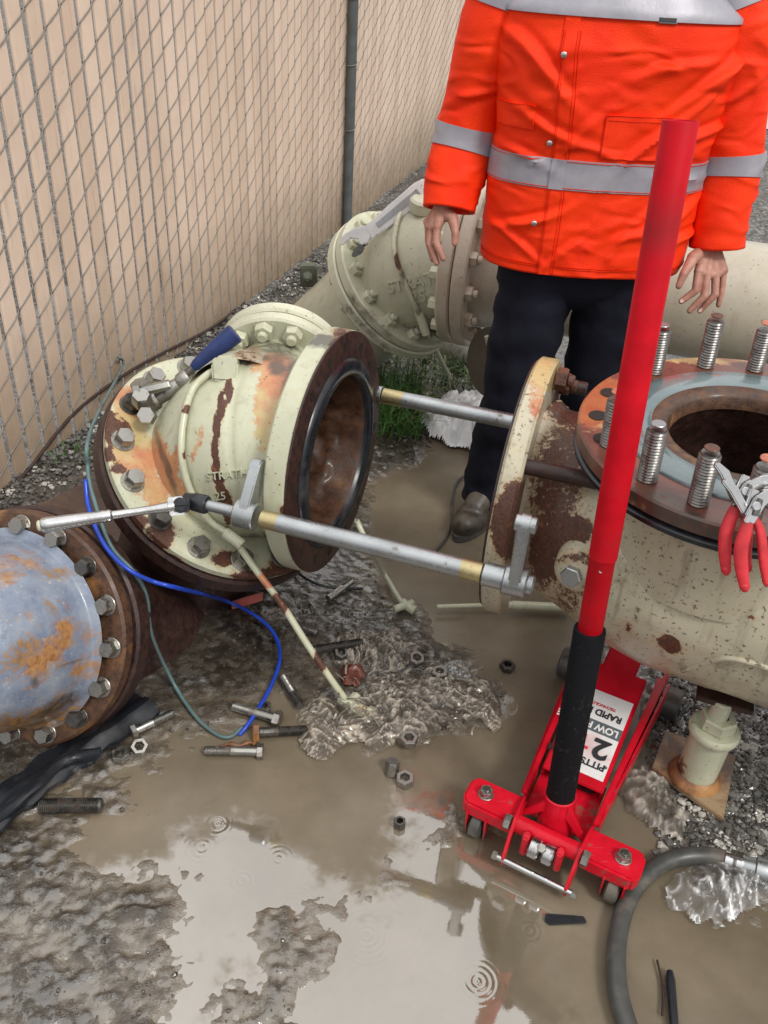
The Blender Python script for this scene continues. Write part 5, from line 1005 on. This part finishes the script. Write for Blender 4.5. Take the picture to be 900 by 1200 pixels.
for s in (-1, 1):
    e = hdp+V((s*.032, -.083, .012)); obj('eye', MB().capsule(e, e+V((0, -.002, 0)), .010, .010), M['white'], PERS, 180)
obj('hair', remesh(MB().capsule(hdp+V((0, .035, .045)), hdp+V((0, -.005, .06)), .095, .085), .01, 3), M['hair'], PERS, 180)
# nails
def nail(p, tip, r):
    d = (tip-p).normalized(); n_ = (CP-tip).normalized(); n_ = (n_-d*n_.dot(d)).normalized(); c_ = tip-d*r*.1+n_*r*.72
    return MB().prism([(.55*r*math.cos(a), .75*r*math.sin(a)) for a in np.linspace(0, 2*math.pi, 10, endpoint=False)], c_, d.cross(n_), d, .0012)
M['nail'] = m_plain('fingernail', (.55, .36, .30), .3, var=.1)
for p, tp_ in (((815, 341), (798.5, 353)), ((825.5, 347), (808.5, 364)), ((838, 345), (820.5, 364))):
    obj('fingernail', nail(W(*p, -.13), W(*tp_, -.137), .0085), M['nail'], PERS, 40)
# --- trousers
tb = MB()
def limb(pts, rads, seg=40, n=10, fold=.006, sd=0, flat=None):
    P = catmull(pts, n); k_ = np.interp(np.linspace(0, len(pts)-1, len(P)), range(len(pts)), rads); b = MB().sweep(P, k_, seg, False)
    out = []
    for i, v in enumerate(b.v):
        p = V(v); c_ = P[min(i//seg, len(P)-1)]; d = (p-c_); d.normalize()
        f_ = noise.noise(V((p.x*9+sd, p.y*9, p.z*16)))*.9+noise.noise(V((p.x*22+sd, p.y*22, p.z*34+p.x*25)))*.5
        out.append(tuple(p+d*f_*fold))
    b.v = out; return b
for h_, k_, a, sd in ((hipL, knR, anR, 3), (hipR, knL, anL, 9)):
    b = limb([h_+V((0, 0, .12)), h_+V((0, 0, -.04)), (h_+k_)/2, k_, (k_+a)/2, a+V((0, 0, .04)), a+V((0, -.0, -.035))], [.135, .128, .110, .096, .088, .086, .088], 48, 10, .013, sd); tb.add(b.v, b.f)
b = MB(); b.capsule(q(-.07, 0, .85), q(.07, 0, .85), .12, .12, 32); b.capsule(q(-.06, 0, .93), q(.06, 0, .93), .125, .125, 32); tb.add(b.v, b.f); obj('trousers', tb, M['navy'], PERS, 180)
# --- boots
for a, dv in ((anR, V((-.50, -.86, 0))), (anL, V((.15, -1, 0)))):
    dv.normalize(); z0 = V((a.x, a.y, 0)); s_ = V((-dv.y, dv.x, 0)); b = MB(); b.capsule(z0-dv*.05+V((0, 0, .045)), z0-dv*.05+V((0, 0, .16)), .046, .052); b.capsule(z0-dv*.06+V((0, 0, .035)), z0+dv*.12+V((0, 0, .040)), .040, .046)
    b.capsule(z0+dv*.12+V((0, 0, .040))-s_*.012, z0+dv*.17+V((0, 0, .040)), .044, .042); b.capsule(z0+dv*.12+V((0, 0, .040))+s_*.012, z0+dv*.165+V((0, 0, .042)), .044, .042); b.capsule(z0+V((0, 0, .12)), z0+dv*.10+V((0, 0, .07)), .045, .042)
    bt = remesh(b, .006, 4, .5); bt.v = [(x, y, max(z, .004)) for x, y, z in bt.v]; o = obj('boot', bt, M['boot'], PERS, 180)
    so_ = [(z0+dv*(.055+.165*math.cos(t_))+s_*(.053*math.sin(t_))) for t_ in np.linspace(0, 2*math.pi, 28, endpoint=False)]
    b = MB(); b.v = [(p.x, p.y, .002) for p in so_]+[(p.x, p.y, .024) for p in so_]; b.f = [tuple(range(27, -1, -1)), tuple(range(28, 56))]+[(i, (i+1) % 28, 28+(i+1) % 28, 28+i) for i in range(28)]; obj('sole', b, M['hose'], o, 40)
# --- jacket: torso surface with folds
def edge(x, y, d=0.0): return W(x, y, d)
TZ = [.872, .90, 1.0, 1.10, 1.2, 1.3, 1.4, 1.48, 1.54, 1.60]
TL = [.222, .220, .222, .222, .222, .215, .205, .215, .29, .40]; TR = [.772, .780, .788, .790, .790, .792, .792, .785, .70, .60]; TD = [.165, .165, .16, .158, .16, .165, .165, .15, .12, .08]
FOLDS = [(.72, 1.34, .55, .13, 0.0128, 0.0155), (.66, 1.28, .75, .14, 0.0112, 0.0124), (.74, 1.22, .25, .10, 0.0096, 0.0124), (.60, 1.36, .3, .10, 0.0104, 0.0093), (.30, 1.36, -.6, .10, 0.0112, 0.0139), (.34, 1.24, -.35, .10, 0.0096, 0.0109), (.30, 1.15, -.15, .07, 0.0080, 0.0093), (.42, 1.20, .9, .08, 0.0080, 0.0093), (.58, 1.18, .65, .10, 0.0088, 0.0109), (.66, 1.02, .45, .12, 0.0112, 0.0124), (.58, .97, .9, .10, 0.0096, 0.0093), (.74, .96, .2, .08, 0.0096, 0.0109), (.33, 1.01, .5, .09, 0.0096, 0.0109), (.30, .94, -.4, .08, 0.0088, 0.0093), (.48, 1.02, 1.2, .08, 0.0080, 0.0062), (.44, .93, .8, .07, 0.0072, 0.0078), (.50, 1.33, 1.1, .10, 0.0080, 0.0062), (.70, 1.13, -.2, .09, 0.0080, 0.0078)]
def torso(z, ang, off=0.0, folds=True):
    l = np.interp(z, TZ, TL); r = np.interp(z, TZ, TR); d = np.interp(z, TZ, TD); a = (r-l)/2; cx_ = (l+r)/2
    c_, s_ = math.cos(ang), math.sin(ang); e = .78
    x = a*math.copysign(abs(c_)**e, c_); y = d*math.copysign(abs(s_)**e, s_)
    n_ = V((c_/a, s_/d, 0)).normalized(); f_ = 0
    if folds:
        X = cx_+x; fr = 1 if s_ < 0 else .6
        def fold(x0, z0, ang_, ln, wd, amp):
            ca2, sa2 = math.cos(ang_), math.sin(ang_); dx_, dz_ = X-x0, z-z0; u_ = dx_*ca2+dz_*sa2; v_ = -dx_*sa2+dz_*ca2+.015*math.sin(u_*14+x0*40)
            return amp*math.exp(-(u_/ln)**2)*(math.exp(-(v_/wd)**2)-.6*math.exp(-((v_-wd*1.9)/wd)**2))
        f_ += .012*fr*noise.noise(V((X*3.5+z*2.5, z*4, 1.3)))+.0045*fr*noise.noise(V((X*9-z*12, z*9+X*7, 5.3)))
        if s_ < .2:
            for q_ in FOLDS: f_ += fold(*q_)
        f_ += .010*math.exp(-((z-.885)/.02)**2)*noise.noise(V((X*11, 0, 3)))
    p = V((cx_+x, YP+y, z)) + n_*(f_+off); p.z += -.02*(x/a)*0
    return p
JK = MB(); NA, NZ = 200, 130
zz_ = np.linspace(.872, 1.60, NZ)
for z in zz_:
    for i in range(NA): JK.v.append(tuple(torso(z, 2*math.pi*i/NA)))
for k_ in range(NZ-1):
    for i in range(NA): JK.f.append((k_*NA+i, k_*NA+(i+1) % NA, (k_+1)*NA+(i+1) % NA, (k_+1)*NA+i))
# inside of the hem
n0 = len(JK.v)
for i in range(NA): JK.v.append(tuple(torso(.874, 2*math.pi*i/NA, -.010)))
for i in range(NA): JK.v.append(tuple(torso(1.0, 2*math.pi*i/NA, -.05, False)))
for i in range(NA):
    i2 = (i+1) % NA; JK.f.append((i2, i, n0+i, n0+i2)); JK.f.append((n0+i2, n0+i, n0+NA+i, n0+NA+i2))
def sleeve(ctr, rad, sd):
    P = catmull(ctr, 14); R = np.interp(np.linspace(0, len(ctr)-1, len(P)), range(len(ctr)), rad); return P, R
sR = sleeve([W(597, -30, .03), W(578, 30, .03), W(560, 100, .045), W(545, 165, .04), W(532, 215, .01), W(527, 246, -.015)], [.080, .088, .084, .078, .076, .074], 1)
sL = sleeve([W(848, -40, .02), W(861, 40, .0), W(860, 110, .0), W(856, 180, -.005), W(847, 240, -.03), W(840, 289, -.045)], [.085, .093, .090, .082, .075, .070], 2)
def sl_pt(S, i, a, off, xs):
    P, R = S; n = len(P); t_ = (P[min(i+1, n-1)]-P[max(i-1, 0)]).normalized(); x = V((1, 0, 0)); x = (x-t_*x.dot(t_)).normalized(); y = t_.cross(x); d = x*math.cos(a)+y*math.sin(a); p = P[i]+d*R[i]
    f_ = .012*noise.noise(V((p.x*5+xs, p.y*5, p.z*6)))
    q_ = i/(n-1)
    for k_, (q0, a0_, am, sl_) in enumerate(((.40, 1.2, .010, .10), (.50, 3.9, .011, -.09), (.56, 5.0, .010, .12), (.64, 4.3, .009, -.10), (.72, 5.2, .008, .10), (.80, 4.5, .008, -.08), (.88, 5.0, .007, .06), (.30, 4.6, .009, .12), (.20, 5.1, .008, -.1))):
        da = (a-a0_-xs*.15+math.pi) % (2*math.pi)-math.pi; v_ = q_-q0-sl_*da*.6; w_ = .016
        f_ += am*math.exp(-(da/1.0)**2)*(math.exp(-(v_/w_)**2)-.6*math.exp(-((v_-w_*2)/w_)**2))
    return p+d*(f_+off)
def sleeve_mesh(S, xs, i0=0, i1=None, off=0, seg=72, cuff=False, fine=1):
    b = MB(); n = len(S[0]); i1 = n if i1 is None else i1; m_ = i1-i0
    for i in range(i0, i1):
        for j_ in range(seg): b.v.append(tuple(sl_pt(S, i, 2*math.pi*j_/seg, off, xs)))
    for i in range(m_-1):
        for j_ in range(seg): b.f.append((i*seg+j_, i*seg+(j_+1) % seg, (i+1)*seg+(j_+1) % seg, (i+1)*seg+j_))
    if cuff:
        o_ = len(b.v)
        for dz, of in ((0, -.012), (-9, -.018)):
            for j_ in range(seg): b.v.append(tuple(sl_pt(S, i1-1+dz, 2*math.pi*j_/seg, of, xs)))
        for j_ in range(seg): j2 = (j_+1) % seg; b.f.append(((m_-1)*seg+j_, (m_-1)*seg+j2, o_+j2, o_+j_)); b.f.append((o_+j_, o_+j2, o_+seg+j2, o_+seg+j_))
    return b
for S, xs in ((sR, 1.7), (sL, 5.3)):
    b = sleeve_mesh(S, xs, cuff=True); JK.add(b.v, b.f)
jk = obj('jacket', JK, M['orange'], PERS, 180)
def patch(z0, z1, a0, a1, off, nz, na, mat, name, slope=0.0, th=.0025):
    b = MB()
    for lay in (off, off-th-.004):
        for k_ in range(nz+1):
            for i in range(na+1):
                a = a0+(a1-a0)*i/na; z = z0+(z1-z0)*k_/nz+slope*(math.cos(a)); b.v.append(tuple(torso(z, a, lay)))
    m_ = (nz+1)*(na+1)
    for k_ in range(nz):
        for i in range(na): q0_ = k_*(na+1)+i; b.f.append((q0_, q0_+1, q0_+na+2, q0_+na+1)); b.f.append((m_+q0_+1, m_+q0_, m_+q0_+na+1, m_+q0_+na+2))
    for i in range(na): b.f.append((i+1, i, m_+i, m_+i+1)); e_ = nz*(na+1)+i; b.f.append((e_, e_+1, m_+e_+1, m_+e_))
    for k_ in range(nz): e_ = k_*(na+1); b.f.append((e_, e_+na+1, m_+e_+na+1, m_+e_)); e_ += na; b.f.append((e_+na+1, e_, m_+e_, m_+e_+na+1))
    return obj(name, b, mat, jk, 60)
def zat(px, py):   # height on the jacket front at a picture point
    return atY(px, py, YP-.155).z
def aat(px, z):    # angle on the jacket front at a picture column and height
    best = min((abs(proj_np(np.array([torso(z, a, 0, False)]))[0][0]-px), a) for a in np.linspace(math.pi, 2*math.pi, 240)); return best[1]
zb0, zb1 = zat(660, 222), zat(660, 187)
patch(zb0, zb1, 0, 2*math.pi, .003, 6, 200, M['tape'], 'waist_band')
zc0 = zat(700, 13); patch(zc0-.012, zc0+.055, 0, 2*math.pi, .0068, 6, 200, M['tape'], 'chest_band', 0.0)
z0, z1 = .874, 1.55; aa = [aat(px, z) for px, z in ((631, .9), (662, 1.45))]
# placket strip, seam lines, studs, pocket flaps
b = MB(); na = 8; nz = 90
for lay in (.0032, -.004):
    for k_ in range(nz+1):
        z = z0+(z1-z0)*k_/nz
        for i in range(na+1): a = aa[0]+(aa[1]-aa[0])*(z-.9)/.55+(i/na)*.13; b.v.append(tuple(torso(z, a, lay)))
m_ = (nz+1)*(na+1)
for k_ in range(nz):
    for i in range(na): q0_ = k_*(na+1)+i; b.f.append((q0_, q0_+1, q0_+na+2, q0_+na+1))
    for e_ in (k_*(na+1), k_*(na+1)+na): b.f.append((e_, e_+na+1, m_+e_+na+1, m_+e_))
obj('placket', b, M['orange'], jk, 60)
M['seam'] = m_plain('seam_thread', (.68, .026, .004), .8, var=.2, spec=.1)
def seam(fn, n, name='seam', r=.0008): obj(name, MB().sweep([fn(i/(n-1)) for i in range(n)], r, 5), M['seam'], jk, 180)
for of in (.004, .126, .150, .018): seam(lambda q_: torso(z0+(1.44-z0)*q_, aa[0]+(aa[1]-aa[0])*((z0+(1.44-z0)*q_)-.9)/.55+of, .0036 if of < .14 else .001), 70)
for zz1 in (.893, .898): seam(lambda q_: torso(zz1, math.pi+q_*math.pi, .0012), 120)
for z_, a0_, a1s in ((zat(745, 136), 712, 790), (zat(745, 142), 712, 790), (zat(605, 124), 583, 626)): seam(lambda q_: torso(z_, aat(a0_, z_)*(1-q_)+aat(a1s, z_)*q_, .0066), 24)
for zz1 in (zb0+.004, zb1-.004): seam(lambda q_: torso(zz1, math.pi+q_*math.pi, .0036), 120, 'tape_stitch', .0009)
zb_ = zat(650, 200); a1_ = aa[0]+(aa[1]-aa[0])*(zb_-.9)/.55; patch(zb0, zb1, a1_, a1_+.135, .0065, 6, 10, M['tape'], 'waist_band')
for px, py in ((662, 64), (645, 168), (628, 261)):
    z = zat(px, py); a = aat(px, z); p = torso(z, a, .004); n_ = (torso(z, a, .03, False)-torso(z, a, 0, False)).normalized(); obj('snap_button', MB().lathe([(0, -.002), (.0075, -.002), (.008, .001), (.006, .0035), (0, .004)], p, n_, 20), M['chrome'], jk, 60)
zf0, zf1 = zat(745, 187), zat(745, 136); patch(zf0, zf1, aat(712, zf1), aat(790, zf1), .006, 10, 20, M['orange'], 'pocket_flap')
patch(zat(605, 152), zat(605, 124), aat(583, 1.2), aat(626, 1.2), .006, 8, 14, M['orange'], 'pocket_flap')
zl = zat(775, 22); patch(zl-.008, zl+.006, aat(770, zl), aat(792, zl), .0065, 3, 4, M['greyband'], 'brand_tag'); patch(zl-.004, zl+.003, aat(772, zl), aat(790, zl), .0085, 2, 4, M['ink'], 'tag_print')
def ymatch(S, y):
    u_, v_ = proj_np(np.array([tuple(p) for p in S[0]])); return int(np.argmin(np.abs(v_-y)))
def bandm(S, xs, y0, y1, name):
    i0, i1 = ymatch(S, y0), ymatch(S, y1); P, R = S
    # finer band between two rows
    b = MB(); seg = 72; rows = 7; n = len(P)
    for lay in (.0035, -.003):
        for k_ in range(rows):
            f_ = i0+(i1-i0)*k_/(rows-1); ia = int(f_); ib = min(ia+1, n-1); w_ = f_-ia
            for j_ in range(seg): b.v.append(tuple(sl_pt(S, ia, 2*math.pi*j_/seg, lay, xs)*(1-w_)+sl_pt(S, ib, 2*math.pi*j_/seg, lay, xs)*w_))
    for k_ in range(rows-1):
        for j_ in range(seg): b.f.append((k_*seg+j_, k_*seg+(j_+1) % seg, (k_+1)*seg+(j_+1) % seg, (k_+1)*seg+j_))
    o_ = rows*seg
    for j_ in range(seg):
        j2 = (j_+1) % seg; b.f.append((j2, j_, o_+j_, o_+j2)); e_ = (rows-1)*seg; b.f.append((e_+j_, e_+j2, o_+e_+j2, o_+e_+j_))
    obj(name, b, M['tape'], jk, 60)
bandm(sR, 1.7, 148, 178, 'sleeve_band'); bandm(sL, 5.3, 181, 209, 'sleeve_band'); bandm(sL, 5.3, -25, 14, 'sleeve_band'); bandm(sR, 1.7, -12, 8, 'sleeve_band')
